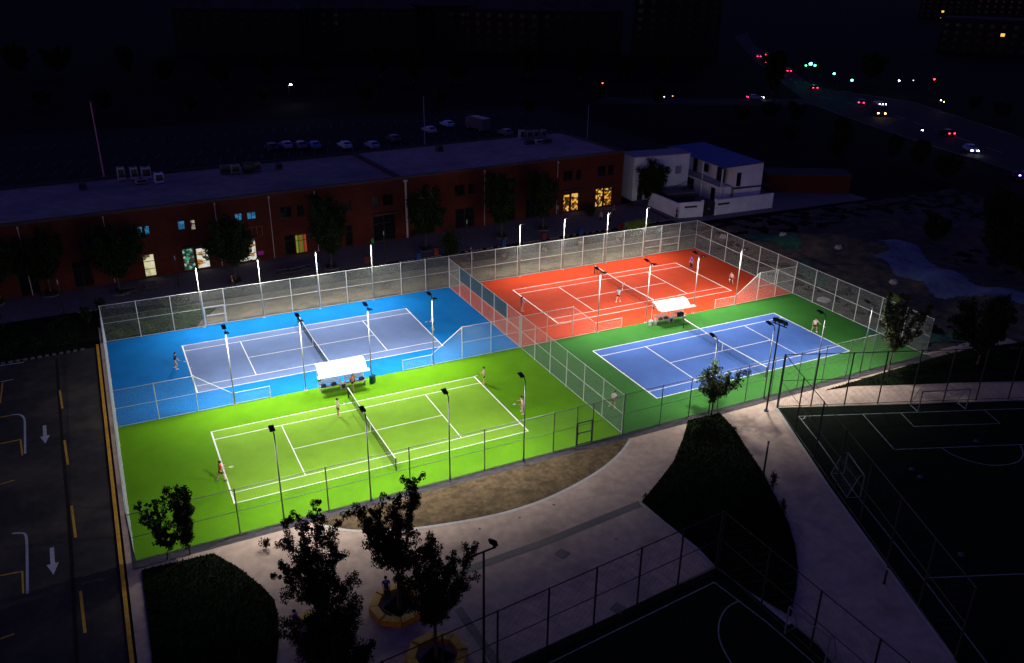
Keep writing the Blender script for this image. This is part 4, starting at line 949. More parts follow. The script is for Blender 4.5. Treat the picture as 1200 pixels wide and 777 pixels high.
goal('small white goal at the far end of the football pitch', G(1075.7, 482.5), G(1131.5, 479.5), 2.0, 1.3)
goal('small goal beside the walkway touchline of the football pitch', G(988.8, 555), G(1008, 583), 1.9, -1.0)
goal('goal leaning over the lawn side line of the lower pitch', G(919.4, 742), G(966, 780), 2.0, 1.0)
def pbag(lb, p):
    x, y = G(*p); o = MB().lathe((0, 0, 0), [(.14, 0), (.22, .08), (.18, .17), (.06, .2)], 12).build('kit_bag', mat('pale_bag', (.07, .075, .11), .8, .2, 6)); o.location = (x, y, -.02); tag(o, lb, 'bag', 'small bags left on the football pitch')
pbag('small pale bag on the football pitch, the upper of two', (1068.5, 551)); pbag('small pale bag on the football pitch, the lower of two', (1078.5, 560)); pbag('tiny pale bag on the football pitch just above the big arc', (1144, 518)); pbag('tiny pale bag low on the football pitch', (1126, 651))

# ------------------------------------------------------------------ brick building
FA = math.atan(.0725); F0 = Vector((0, 51.85, 0)); FX = Vector((math.cos(FA), math.sin(FA), 0)); FN = Vector((math.sin(FA), -math.cos(FA), 0))
def FP(px, py, off=0.0):
    d = CF + CR*((px-600)/FPX) - CU*((py-388.5)/FPX)
    o = F0+FN*off; t = (o-CAM).dot(FN)/d.dot(FN); p = CAM+d*t; return ((p-o).dot(FX), p.z)
BH = 8.35; U0, U1 = -46.0, 70.2; BD = 18.2
bt = thing('brick_building', 'long two-storey red brick building with flat grey roof behind the courts', 'building', (0, 51.85, -.04), FA)
US = FP(471, 240)[0]
wins = []   # (u0,z0,u1,z1, kind)
def wn(x0, y0, x1, y1, kind, ground=False):
    u0, za = FP(x0, (y0+y1)/2); u1, zb = FP(x1, (y0+y1)/2); um = (x0+x1)/2
    z1 = FP(um, y0)[1]; z0 = FP(um, y1)[1]
    if ground: z0 = .12
    wins.append((u0, max(.12, z0), u1, z1, kind))
g_green = glow_mat('lit_shop_green', [(.01, .02, .02), (.02, .10, .07), (.0, .05, .03), (.03, .22, .12), (.25, .35, .25), (.01, .03, .03), (.05, .02, .02)], 1.3, 3.4)
g_white = glow_mat('lit_shop_white', [(.75, .75, .66), (.85, .85, .75), (.6, .6, .5), (.5, .25, .06), (.03, .04, .03)], .8, 1.9, 3.1)
g_pale = glow_mat('lit_pale_window', [(.75, .68, .40), (.68, .62, .36), (.5, .45, .25), (.8, .75, .55), (.12, .10, .05)], .85, 1.3, 1.7)
g_blue = glow_mat('lit_blue_window', [(.02, .16, .34), (.03, .22, .42), (.01, .10, .22)], .75, 1.3, .4)
g_cream = glow_mat('lit_cream_window', [(.5, .42, .32), (.02, .02, .02), (.3, .25, .2)], .8, 2.4, 5.5)
g_amber = glow_mat('lit_amber_shop', [(.02, .01, .0), (.9, .42, .04), (.25, .08, .01), (1.0, .55, .08), (.05, .02, .0), (.6, .25, .02), (.02, .01, .0), (.12, .05, .01), (.8, .45, .15)], .95, 3.0, 2.2)
g_strip = bpy.data.materials.new('striped_curtain'); g_strip.use_nodes = True  # curtain stripes glow by emission, standing for light in the doorway
def stripes(m):
    n = m.node_tree; b = n.nodes['Principled BSDF']; tc = n.nodes.new('ShaderNodeTexCoord'); sx = n.nodes.new('ShaderNodeSeparateXYZ'); mu = n.nodes.new('ShaderNodeMath'); mu.operation = 'MULTIPLY'; mu.inputs[1].default_value = .72
    fr = n.nodes.new('ShaderNodeMath'); fr.operation = 'FRACT'; rp = n.nodes.new('ShaderNodeValToRGB'); rp.color_ramp.interpolation = 'CONSTANT'
    n.links.new(tc.outputs['Object'], sx.inputs[0]); n.links.new(sx.outputs[0], mu.inputs[0]); n.links.new(mu.outputs[0], fr.inputs[0]); n.links.new(fr.outputs[0], rp.inputs[0])
    cols = [(.35, .02, .01), (.5, .10, .01), (.45, .42, .03), (.02, .22, .02), (.5, .14, .01), (.10, .28, .02)]; el = rp.color_ramp.elements
    while len(el) < len(cols): el.new(.5)
    for i, c in enumerate(cols): el[i].position = i/len(cols); el[i].color = (*c, 1)
    n.links.new(rp.outputs[0], b.inputs['Emission Color']); b.inputs['Emission Strength'].default_value = .45; b.inputs['Base Color'].default_value = (.02, .02, .02, 1)
stripes(g_strip)
for a in [(214.7, 291, 229, 316.5, 'green', True), (230.5, 290, 246, 314.5, 'white', True), (208.4, 258.6, 217.2, 269.5, 'blue'), (223.5, 257.5, 229.5, 270.5, 'cream'),
          (275.3, 249.9, 284.2, 259, 'blue'), (289.5, 248.4, 300.4, 257, 'bluea'), (279, 281, 301, 307, 'pale2', True), (334, 275, 346, 300, 'dark', True), (346.6, 274.5, 360.5, 298.7, 'strip', True),
          (328, 241.8, 342, 255.2, 'dark'), (348, 240, 356.5, 253.5, 'dark'), (160, 265.4, 168, 277.3, 'blue'), (169.3, 264.5, 175.7, 275.8, 'blue'), (168.5, 297.8, 182.5, 323.5, 'pale', True),
          (397.6, 234.4, 411, 247, 'dark'), (436, 229.3, 444.4, 242, 'dim'), (448.6, 227.7, 461.2, 240.2, 'dark'), (437.7, 252, 463.7, 283.7, 'dark', True), (405, 263.6, 413.5, 287, 'dark', True),
          (534, 243.6, 555.7, 268, 'dark', True), (533, 216.5, 544.9, 229.3, 'dark'), (549, 215, 556.6, 226.8, 'dark'), (487, 222, 509, 233, 'warm'), (579, 236, 604, 262, 'dark', True), (616, 232, 640, 256, 'dark', True), (488, 250, 510, 276, 'dark', True),
          (660.4, 228, 668.2, 249, 'amber', True), (669.5, 226, 678.3, 247.5, 'amber', True), (698, 221, 707, 243, 'amber', True), (708, 220, 717.3, 241.5, 'amber', True),
          (660.4, 200, 671.3, 211.5, 'dark'), (675.5, 198.5, 681.3, 210.2, 'dark'), (700.6, 194.3, 710.6, 206.4, 'dark'), (713, 193, 719.8, 205.1, 'dark'), (582, 210, 594, 222, 'dark'), (598, 208.5, 604, 220, 'dark'), (622, 205, 633, 216.5, 'dark'),
          (95, 274, 108, 286, 'dark'), (112, 272, 118, 284, 'dark'), (50, 280, 63, 292, 'dark'), (20, 310, 44, 336, 'dark', True), (85, 305, 108, 333, 'dark', True), (375, 265, 390, 290, 'dark', True), (5, 285, 18, 297, 'dark')]:
    wn(*a)
# wall with real openings
def wall_openings(parent, m, u0, u1, H, wins, depth=.25):
    us = sorted(set([u0, u1]+[w_[0] for w_ in wins]+[w_[2] for w_ in wins])); zs = sorted(set([0, H]+[w_[1] for w_ in wins]+[w_[3] for w_ in wins])); mb = MB()
    for i in range(len(us)-1):
        for j in range(len(zs)-1):
            cu = (us[i]+us[i+1])/2; cz = (zs[j]+zs[j+1])/2
            if any(w_[0] < cu < w_[2] and w_[1] < cz < w_[3] for w_ in wins): continue
            mb.add([(us[i], 0, zs[j]), (us[i+1], 0, zs[j]), (us[i+1], 0, zs[j+1]), (us[i], 0, zs[j+1])], [(0, 1, 2, 3)])
    for a, c, b, d, *_ in wins:
        mb.add([(a, 0, c), (a, depth, c), (a, depth, d), (a, 0, d)], [(0, 1, 2, 3)]); mb.add([(b, 0, c), (b, depth, c), (b, depth, d), (b, 0, d)], [(3, 2, 1, 0)])
        mb.add([(a, 0, c), (b, 0, c), (b, depth, c), (a, depth, c)], [(0, 1, 2, 3)]); mb.add([(a, 0, d), (b, 0, d), (b, depth, d), (a, depth, d)], [(3, 2, 1, 0)])
    return mb.build('front_wall', m, parent)
wall_openings(bt, m_brick, U0, U1, BH, wins)
sw = MB(); sw.box((U1-.15, BD/2+.13, BH/2), (.3, BD-.26, BH)); sw.box(((U0+U1)/2-.15, BD-.1, BH/2), (U1-U0-.3, .2, BH)); sw.box((U0+.15, BD/2, BH/2), (.3, BD-.5, BH)); sw.build('side_wall', m_brick, bt)
MB().box(((U0+US)/2+.15, BD/2+.02, BH-.12), (US-U0-.9, BD-.62, .2)).build('roof', m_tar, bt)
MB().box(((U1+US)/2, BD/2+.02, BH-.02), (U1-US-.9, BD-.62, .2)).build('roof', two_noise(mat('roof_membrane_warm', (.33, .28, .29), .9, .2, .8, detail=8), (.21, .19, .21), .12, .45, .65), bt)
pp = MB(); pp.box(((U0+U1)/2, .155, BH+.17), (U1-U0+.1, .35, .34)); pp.box(((U0+U1)/2, BD-.1, BH+.17), (U1-U0+.1, .35, .34))
for u in (U0, US, U1-.12): pp.box((u, BD/2, BH+.168), (.4, BD-.61, .34))
pp.build('parapet', m_par, bt)
gm = {'green': g_green, 'white': g_white, 'blue': g_blue, 'cream': g_cream, 'bluea': g_blue, 'pale': g_pale, 'pale2': g_white, 'strip': g_strip, 'amber': g_amber, 'dark': m_glassd, 'dim': mat('dim_glass', (.03, .03, .04), .3, .4, 2), 'warm': mat('dim_warm_glass', (.02, .02, .02), .3, 0, emit=(.4, .2, .08), estr=.08)}
for a, c, b, d, k in wins:
    f = MB(); wd, hh = b-a, d-c
    for u in (a+.035, b-.035): f.box((u, .19, (c+d)/2), (.07, .08, hh))
    for z in (c+.035, d-.035): f.box(((a+b)/2, .19, z), (wd-.14, .08, .07))
    if c < .5:
        f.box(((a+b)/2, .19, c+hh*.68), (wd-.14, .06, .06))
        if k in ('white', 'pale', 'pale2', 'amber', 'green'): f.box(((a+b)/2, .19, c+hh*.34), (wd-.14, .06, .05))
        if wd > 1.8 and k != 'strip': f.box(((a+b)/2, .185, (c+d)/2), (.09, .06, hh-.14))
    elif wd > .9: f.box(((a+b)/2, .185, (c+d)/2), (.06, .06, hh-.14))
    fr = f.build('door' if (c < .5 and k in ('dark', 'strip')) else 'window', m_frame, bt)
    MB().box(((a+b)/2, .235, (c+d)/2), (wd-.02, .01, hh-.02)).build('pane', gm[k], fr)
    if c >= .5: MB().box(((a+b)/2, -.03, c-.04), (wd+.16, .14, .06)).build('sill', m_par, fr)
for x, yt in ((316.5, 233), (369.5, 226), (472, 211), (567.5, 201), (652.3, 190), (122, 257), (253, 240), (-20, 270), (20, 262)):
    u = FP(x, (yt+270)/2)[0] if x != 472 else FP(475.5, 240)[0]; r = .045 if x != 472 else .16
    dp = MB().tube((u, -.08 if r < .1 else -.2, .1), (u, -.08 if r < .1 else -.2, BH-.35), r, r, 8); dp.box((u, -.12, BH-.25), (r*3.4, .26, .28)); dp.build('downpipe', mat('pipe', (.55, .45, .40), .5, .1, 4), bt)
# canopies over the lit shop doors
for x0, x1, y in ((213, 248, 287), (658, 681, 222), (696, 719, 217), (436, 466, 249), (278, 303, 277)):
    u0 = FP(x0, y)[0]; u1 = FP(x1, y)[0]; z = FP((x0+x1)/2, y)[1]
    MB().box(((u0+u1)/2, -.28, z), (u1-u0, .55, .14)).build('door_canopy', m_par, bt)
u, z = FP(436.5, 283); MB().box((u, -.05, z), (.3, .06, .9)).build('sign', emis('green_sign_glow', (.01, .5, .03), .12), bt)
u, z = FP(305.3, 296); MB().box((u, -.05, z), (.75, .06, .5)).build('sign', emis('magenta_sign_glow', (.35, .01, .3), .22), bt)
sg = MB(); u0 = FP(288.5, 270)[0]; u1 = FP(307, 270)[0]; z0 = FP(298, 276)[1]; z1 = FP(298, 265.5)[1]
for z in (z0, z1): sg.box(((u0+u1)/2, -.12, z), (u1-u0, .04, .04))
for i in range(4): sg.box((u0+(u1-u0)*i/3, -.12, (z0+z1)/2), (.04, .04, z1-z0-.05))
sg.build('sign_frame', mat('red_sign_frame', (.35, .12, .08), .5, .1, 4), bt)
# rooftop plant
def roofpt(px, py): d = G(px, py, BH+.1); v = Vector((d[0], d[1], 0))-F0; return (v.dot(FX), -v.dot(FN))
def ac(label, px, py, w_, d_, h_, col=(.30, .34, .42), dark=False):
    u, v = roofpt(px, py); p = F0+FX*u-FN*v
    t = thing('rooftop_unit', label, 'air conditioner', (p.x, p.y, BH+.06-.04), FA, 'air-conditioning units on the brick building roof')
    b = MB().box((0, 0, h_/2+.12), (w_, d_, h_)).build('housing', mat('unit_paint', col, .5, .15, 3), t); bevel(b, .03, 1)
    g = MB().lathe((0, 0, h_+.12), [(min(w_, d_)*.36, 0), (min(w_, d_)*.36, .06), (min(w_, d_)*.08, .07)], 14); g.build('fan', m_dark, t)
    MB().box((0, -d_/2-.006, h_*.55+.12), (w_*.8, .012, h_*.6)).build('grille', m_dark, t)
    for s in (-1, 1): MB().box((s*w_*.38, 0, .06), (.1, d_*.9, .12)).build('foot', m_dark, t)
for i, a in enumerate([('tall unit, leftmost on the left half of the roof', 143, 211, .9, .9, 1.7), ('tall unit, second on the left half of the roof', 158, 210, .9, .9, 1.6), ('tall unit behind the low ones on the left half of the roof', 172, 209, 1.2, .9, 1.5),
                       ('low unit in front of the tall ones on the left half of the roof', 166, 214.5, 1.4, .8, .5), ('bright box unit at the right of the left roof group', 187, 214, 1.1, .9, 1.3, (.35, .5, .75)), ('dark unit, leftmost of the middle roof group', 264, 203, 1.3, .9, 1.1, (.05, .06, .09)),
                       ('grey unit, second of the middle roof group', 276, 203, 1.2, .9, 1.2, (.16, .15, .2)), ('black unit, third of the middle roof group', 291, 202, 1.4, 1, 1.3, (.02, .02, .02)), ('grey unit, right end of the middle roof group', 302, 200, .9, .8, 1.1, (.16, .13, .15)),
                       ('small dark box near the roof step', 327, 197.5, .9, .7, .7, (.06, .06, .09)), ('small dark box alone on the far left roof', 97, 221, .9, .8, .7, (.04, .04, .07)), ('small dark box left on the right half of the roof', 515, 177, 1.0, .8, .8, (.05, .05, .07)),
                       ('dark low unit, left of the right roof group', 620, 168.5, 1.6, .8, .6, (.05, .05, .07)), ('bright bluish low unit of the right roof group', 631, 168, 1.3, .8, .6, (.28, .34, .5)), ('dark low unit, right of the right roof group', 641, 167, 1.5, .8, .6, (.05, .05, .07)),
                       ('tall unit, first in the rear row of the right roof group', 611, 163, .9, .8, 1.5, (.2, .22, .3)), ('tall unit, second in the rear row of the right roof group', 619, 162.3, .9, .8, 1.3, (.14, .16, .22)), ('tall unit, third in the rear row of the right roof group', 627, 161.7, .9, .8, 1.3, (.14, .16, .22)), ('tall unit, last in the rear row of the right roof group', 636, 161, .9, .8, 1.3, (.14, .16, .22))]): ac(*a)

# ------------------------------------------------------------------ white houses beside it
def pbox(mb, P, z0, z1): mb.prism(P, z0, z1)
# left white block
A = Vector(G(732, 224)); hb = thing('white_house', 'plain white block between the brick building and the blue-roofed house', 'building', (72.8, 58.0, -.04), R_(-6))
ww = MB(); ww.box((5.1, 2, 3.55), (10.2, 4, 7.1)); ww.build('wall', m_wwall, hb)
MB().box((5.1, 2, 7.17), (10.5, 4.3, .14)).build('roof', mat('pale_roof', (.30, .28, .34), .8, .2, 1), hb)
for u, z in ((4.6, 4.6), (8.2, 4.6)):
    f = MB().box((u, -.02, z), (1.3, .10, 1.5)).build('window', m_wwall, hb); MB().box((u, -.08, z), (1.1, .03, 1.3)).build('pane', mat('shutter_grey', (.28, .27, .33), .6, .1, 2), f)
f = MB().box((1.4, -.02, 1.1), (.95, .10, 2.1)).build('door', m_frame, hb); MB().box((1.05, -.1, 1.1), (.05, .06, .2)).build('handle', m_galv, f)
# blue-roofed two-storey house; local x runs along the balcony front towards the camera-right corner
cR = Vector(G(850.8, 241)); Hh = 6.15
def ppt(px, py, z): return Vector(G(px, py, z))
c_front = ppt(851.4, 196.5, Hh); c_left = ppt(786, 172.5, Hh); c_right = ppt(890, 190.2, Hh)
ang = math.atan2(c_front.y-c_left.y, c_front.x-c_left.x); Lf = (c_front-c_left).length; Wd = (c_right-c_front).length
hb = thing('blue_roof_house', 'white two-storey house with a blue pitched sheet roof and open balcony', 'building', (c_left.x, c_left.y, -.04), ang)
Wd = min(Wd, 6.5)
ww = MB(); ww.box((Lf/2, Wd/2+1.3, Hh/2), (Lf, Wd-1.3, Hh)); ww.box((Lf/2, .85, 1.42), (Lf, 1.0, 2.84)); ww.build('wall', m_wwall, hb)
MB().box((Lf/2, .33, 2.93), (Lf+.1, 2.0, .16)).build('balcony_floor', m_wwall, hb)
bp = MB()
for i in range(4): MB().box((Lf*i/3 if 0 < i < 3 else (.12 if i == 0 else Lf-.12), -.52, 1.4), (.16, .16, 2.7)).box((Lf*i/3 if 0 < i < 3 else (.12 if i == 0 else Lf-.12), -.52, 4.5), (.16, .16, 3.0)).build('column', m_wwall, hb)
rl = MB(); rl.box((Lf/2, -.6, 3.95), (Lf, .05, .06)); rl.box((Lf/2, -.6, 3.1), (Lf, .05, .06))
for i in range(40): rl.box((Lf*i/39, -.6, 3.5), (.03, .03, .85))
rl.build('railing', m_dark, hb)
for u, z, wd, hh in ((1.2, 4.2, 1.1, 2.2), (Lf*.37, 4.3, 1.1, 2.2), (Lf*.55, 4.5, 1.6, 1.3), (Lf*.82, 4.3, 2.2, 2.2)):
    f = MB().box((u, 1.27, z), (wd, .07, hh)).build('window', m_frame, hb); MB().box((u, 1.22, z), (wd-.12, .02, hh-.12)).build('pane', m_glassd, f)
for u, z, wd, hh in ((1.5, 1.5, .8, 1.3), (Lf*.4, 1.15, 1.9, 2.2), (Lf*.8, 1.1, 1.1, 2.1)):
    f = MB().box((u, .32, z), (wd, .07, hh)).build('door' if hh > 1.5 else 'window', m_frame, hb); MB().box((u, .27, z), (wd-.12, .02, hh-.12)).build('pane', m_glassd, f)
f = MB().box((Lf+.02, 2.6, 4.1), (.08, .8, 2.2)).build('side_door', m_frame, hb)
MB().box((Lf+.07, 2.6, 4.1), (.02, .68, 2.05)).build('pane', m_glassd, f)
rf = MB(); ov = .35; zr = Hh+.05
rf.add([(-ov, -.75, zr), (Lf+ov, -.75, zr), (Lf+ov, Wd+ov, zr+.35), (-ov, Wd+ov, zr+.35), (-ov, -.75, zr+.1), (Lf+ov, -.75, zr+.1), (Lf+ov, Wd+ov, zr+.45), (-ov, Wd+ov, zr+.45)],
       [(3, 2, 1, 0), (4, 5, 6, 7), (0, 1, 5, 4), (1, 2, 6, 5), (2, 3, 7, 6), (3, 0, 4, 7)]); rb = rf.build('roof', m_broof, hb)
gb = MB(); gb.add([(Lf, -.0, Hh-.01), (Lf, Wd+.6, Hh-.01), (Lf, Wd+.6, zr+.35), (Lf-.2, 0, Hh-.01), (Lf-.2, Wd+.6, Hh-.01), (Lf-.2, Wd+.6, zr+.35)], [(0, 1, 2), (5, 4, 3), (0, 3, 4, 1), (1, 4, 5, 2), (2, 5, 3, 0)]); gb.build('gable', m_wwall, hb)
rs = MB()
for i in range(12): rs.box((Lf*i/11, Wd/2, zr+.30), (.05, Wd+1.0, .05), rx=math.atan2(.35, Wd+1.1))
rs.build('roof_rib', m_broof, rb)
# compound wall
def cwall(label, a, b, H, vent=None, cap=True):
    a = Vector(a); b = Vector(b); L = (b-a).length
    t = thing('compound_wall', label, 'wall', (a.x, a.y, -.04), math.atan2(b.y-a.y, b.x-a.x), 'white compound walls round the house')
    MB().box((L/2, 0, H/2), (L, .24, H)).build('wall_panel', m_wwall, t)
    MB().box((L/2, 0, H+.04), (L+.1, .34, .07)).build('coping', m_wwall, t)
    if vent:
        MB().box((L*vent, -.125, H*.72), (L*.55 if L < 6 else 2.2, .03, .3)).build('grille', m_dark, t)
w0, w1, w2, w3, w4 = G(760, 240.5), G(793.6, 255.4), G(821, 253.2), G(838, 251.5), G(904, 242.9)
cwall('white compound wall running back beside the dark tree', w1, w0, 2.25, .25)
cwall('short white compound wall left of the dark gate', (w1[0]+.2, w1[1]), w2, 2.3, .5)
cwall('long white compound wall right of the dark gate', w3, w4, 2.3, .12)
a = Vector(w2); b = Vector(w3); L = (b-a).length
t = thing('compound_gate', 'dark double gate in the white compound wall', 'gate', (a.x, a.y, -.04), math.atan2(b.y-a.y, b.x-a.x))
for s in (0, 1):
    MB().box((L*(.25+.5*s), 0, 1.05), (L/2-.2, .08, 2.0)).build('gate_leaf', m_dark, t)
    MB().box((.1 if s == 0 else L-.1, 0, 1.25), (.3, .34, 2.6)).build('gate_post', m_wwall, t)
    MB().box((L*(.46+.08*s), -.07, 1.1), (.05, .06, .25)).build('handle', m_galv, t)
MB().lathe((0, 0, 0), [(.05, 0), (.05, .1)], 6)
pg = thing('pergola', 'dark slatted pergola behind the long white compound wall', 'pergola', (*G(857, 241), -.04), R_(-3)); 
for u in (0, 7.2):
    for v in (0, 2.6): MB().tube((u, v, 0), (u, v, 2.7), .06, .06, 8).build('post', m_dark, pg)
MB().box((3.6, 0, 2.76), (7.6, .1, .12)).box((3.6, 2.6, 2.76), (7.6, .1, .12)).build('beam', m_dark, pg)
sl_ = MB()
for i in range(17): sl_.box((.0+i*.45, 1.3, 2.86), (.07, 3.1, .08))
sl_.build('slats', m_dark, pg)
st = thing('outdoor_stair', 'dark outdoor stair climbing to the balcony behind the dark tree', 'stair', (*G(776, 232), -.04), ang+R_(35))
sm_ = MB()
for i in range(16): sm_.box((i*.30, 0, .18*(i+1)), (.31, 1.1, .05))
sm_.build('steps', m_dark, st)
for s in (-1, 1): MB().path([(0, s*.55, 1.0), (4.8, s*.55, 3.9)], [.03, .03]).path([(0, s*.55, .1), (4.8, s*.55, 2.9)], [.05, .05]).build('handrail', m_dark, st)
bs = thing('low_shed', 'low dark flat-roofed lean-to inside the compound', 'shed', (*G(783, 243), -.04), R_(-8))
MB().box((2.5, 2.2, 1.0), (5.0, 3.4, 2.0)).build('wall', m_par, bs); MB().box((2.5, 2.2, 2.06), (5.3, 3.7, .12)).build('roof', m_plaza, bs)
x, y = G(853, 235); t = thing('yard_light', 'tiny greenish lamp glowing by the pergola of the white house', 'lamp', (x, y, 1.9), 0); MB().lathe((0, 0, 0), [(.06, 0), (.1, .08), (.05, .16)], 10).build('globe', emis('greenish', (.3, .9, .5), 2), t); MB().tube((0, 0, -1.95), (0, 0, 0), .03, .03, 6).build('stem', m_dark, t)
x, y = G(890, 240); bt2 = thing('low_brick_building', 'low dark brick wall block beyond the compound', 'building', (*G(905, 225), -.05), R_(-28))
MB().box((6, 2.5, 1.5), (14, 5, 3.0)).build('wall', m_brick, bt2); MB().box((6, 2.5, 3.06), (14.3, 5.3, .12)).build('roof', m_par, bt2)

# ------------------------------------------------------------------ vehicles
m_tyre = mat('tyre', (.02, .02, .02), .8, .1, 8); m_rim = mat('rim', (.3, .3, .32), .35, .1, 8, .5)
m_tail = emis('tail_light', (1, .02, .06), 16); m_headl = emis('head_light', (.95, .97, 1), 40); m_warm = emis('warm_head_light', (1, .62, .2), 45); m_dead = mat('unlit_lens', (.25, .2, .2), .3, 0)
def car(label, p, rz, col, tail=False, head=False, z=-.06, group='cars on the far road', truck=False, name='car', warm=False, headm=None):
    t = thing(name, label, 'truck' if truck else 'car', (p[0], p[1], z), rz, group); mp_ = mat('car_paint', col, .25, .05, 2)
    if truck: prof = [(-3.6, .5), (-3.6, 3.0), (2.0, 3.0), (2.0, 2.75), (3.2, 2.7), (3.65, 1.5), (3.7, .5)]; W_ = 2.3; wx = (-2.5, 2.5); cab = None
    else: prof = [(-2.2, .35), (-2.25, .85), (-2.05, 1.0), (1.05, 1.0), (2.1, .82), (2.25, .6), (2.2, .35)]; W_ = 1.78; wx = (-1.35, 1.38); cab = [(-1.85, 1.0), (-1.35, 1.45), (.15, 1.47), (1.0, 1.0)]
    def ext(P, W2, W3=None):
        n = len(P); W3 = W3 or W2; mb = MB(); zmx = max(z_ for _, z_ in P)
        vs = [(x_, -(W3 if z_ == zmx else W2)/2, z_) for x_, z_ in P]+[(x_, (W3 if z_ == zmx else W2)/2, z_) for x_, z_ in P]
        return mb.add(vs, [tuple(range(n)), tuple(range(n, 2*n))[::-1]]+[((i+1) % n, i, n+i, n+(i+1) % n) for i in range(n)])
    b = fixn(ext(prof, W_).build('body', mp_, t)); bevel(b, .07, 2)
    if cab:
        c = fixn(ext(cab, W_-.18, W_-.5).build('cabin', mp_, t)); bevel(c, .04, 1)
        for s in (-1, 1):
            MB().box((-.4, s*(W_/2-.165), 1.23), (1.7, .02, .28), rx=R_(24)*s).build('side_window', m_glassd, t)
        MB().box((.60, 0, 1.25), (.02, 1.3, .50), ry=R_(-62)).build('windscreen', m_glassd, t); MB().box((-1.63, 0, 1.25), (.02, 1.25, .42), ry=R_(48)).build('rear_window', m_glassd, t)
    else:
        MB().box((3.48, 0, 2.1), (.03, 1.9, .8), ry=R_(-20)).build('windscreen', m_glassd, t)
    for x_ in wx:
        for s in (-1, 1):
            r = .33 if not truck else .48
            w_ = MB().tube((x_, s*(W_/2-.20), r), (x_, s*(W_/2+.01), r), r, r, 16).build('wheel', m_tyre, t); MB().tube((x_, s*(W_/2+.01), r), (x_, s*(W_/2+.025), r), r*.6, r*.55, 12).build('rim', m_rim, w_)
    fx = prof[-1][0] if truck else 2.22; bx_ = prof[0][0]
    for s in (-1, 1):
        MB().box((fx+.02, s*(W_/2-.28), .68 if not truck else .9), (.06, .34, .16)).build('headlight', (headm or (m_warm if warm else m_headl)) if head else m_dead, t)
        MB().box((bx_-.03, s*(W_/2-.25), .78 if not truck else .9), (.06, .36, .18)).build('tail_light', m_tail if tail else m_dead, t)
    if truck:
        for s in (-1, 0, 1): MB().box((3.0, s*.75, 3.08), (.12, .2, .14)).build('roof_light', emis('roof_marker', (.95, .8, 1), 25) if head else m_dead, t)
    else:
        for s in (-1, 1): MB().box((.75, s*(W_/2+.08), 1.02), (.14, .18, .10)).build('mirror', mp_, t)
    return t
def road_dir(p, q): a = Vector(G(*p)); b = Vector(G(*q)); return math.atan2(b.y-a.y, b.x-a.x)
dA = road_dir((945, 103), (885, 58)); dB = road_dir((1195, 180), (990, 117))
car('silver car with red tail lights, farthest left on the far road', G(888.5, 67.5), dA, (.45, .45, .5), tail=True)
car('dark car with red tail lights beside the roadside kerb at the far end', G(898, 65.5), dA, (.08, .08, .09), tail=True)
car('car with pink-red tail lights in the middle of the far road', G(898.5, 74.5), dA, (.2, .2, .22), tail=True)
car('car with red tail lights beside the bright stretch of kerb', G(923.5, 84.5), dA, (.3, .3, .3), tail=True)
car('dark car with two dim red tail lights at the junction', G(953.5, 104.5), dA, (.04, .04, .05), tail=True)
car('grey car seen side-on with a red tail light on the side road', G(884.5, 116.5), road_dir((870, 117), (900, 117)), (.22, .25, .4), tail=True, head=True)
car('dark saloon with two red tail lights left of the lorry', G(1009, 122), dB+math.pi+R_(150), (.12, .14, .2), tail=True)
car('lorry with warm headlamps and three white roof lights', G(1029, 134), road_dir((1005, 122), (1040, 150)), (.05, .05, .06), head=True, truck=True, name='lorry', warm=True)
car('dark car with one red tail light right of the white street light', G(1108, 158), dB, (.03, .03, .04), tail=True)
car('pale blue car with white headlamps on the near lane', G(1137, 177.5), dB+math.pi-R_(14), (.25, .38, .62), head=True)
car('dark car with violet-pink tail light at the right edge of the picture', G(1198, 209), dB, (.05, .04, .12), tail=True)
rows = [((335, 173), (.35, .33, .6), 'violet-grey parked car, first of the row behind the left roof'), ((352, 173), (.16, .14, .3), 'dim parked car, second of the row behind the left roof'), ((368, 173), (.10, .22, .6), 'blue parked car, third of the row behind the left roof'),
        ((404, 173), (.4, .6, .75), 'pale parked car, alone above the roof step'), ((436, 173), (.25, .35, .55), 'pale blue parked car right of the roof step'), ((503, 155), (.3, .45, .65), 'pale car parked beside the thin mast behind the roof'),
        ((524, 148), (.3, .5, .8), 'bluish car parked farther back than the one by the mast'), ((592, 158), (.15, .15, .18), 'dim parked car left of the right roof group'), ((461, 165), (.08, .08, .12), 'dark parked car between the roof step and the mast'), ((318, 175), (.06, .06, .1), 'dark parked car left of the violet-grey one')]
for p, c, lb in rows: car(lb, G(*p), R_(95), c, group='cars in the parking lot behind the brick building')
car('long pale lorry with dark cab parked behind the right roof group', G(560, 152), R_(100), (.10, .10, .13), group='cars in the parking lot behind the brick building', truck=True, name='lorry')

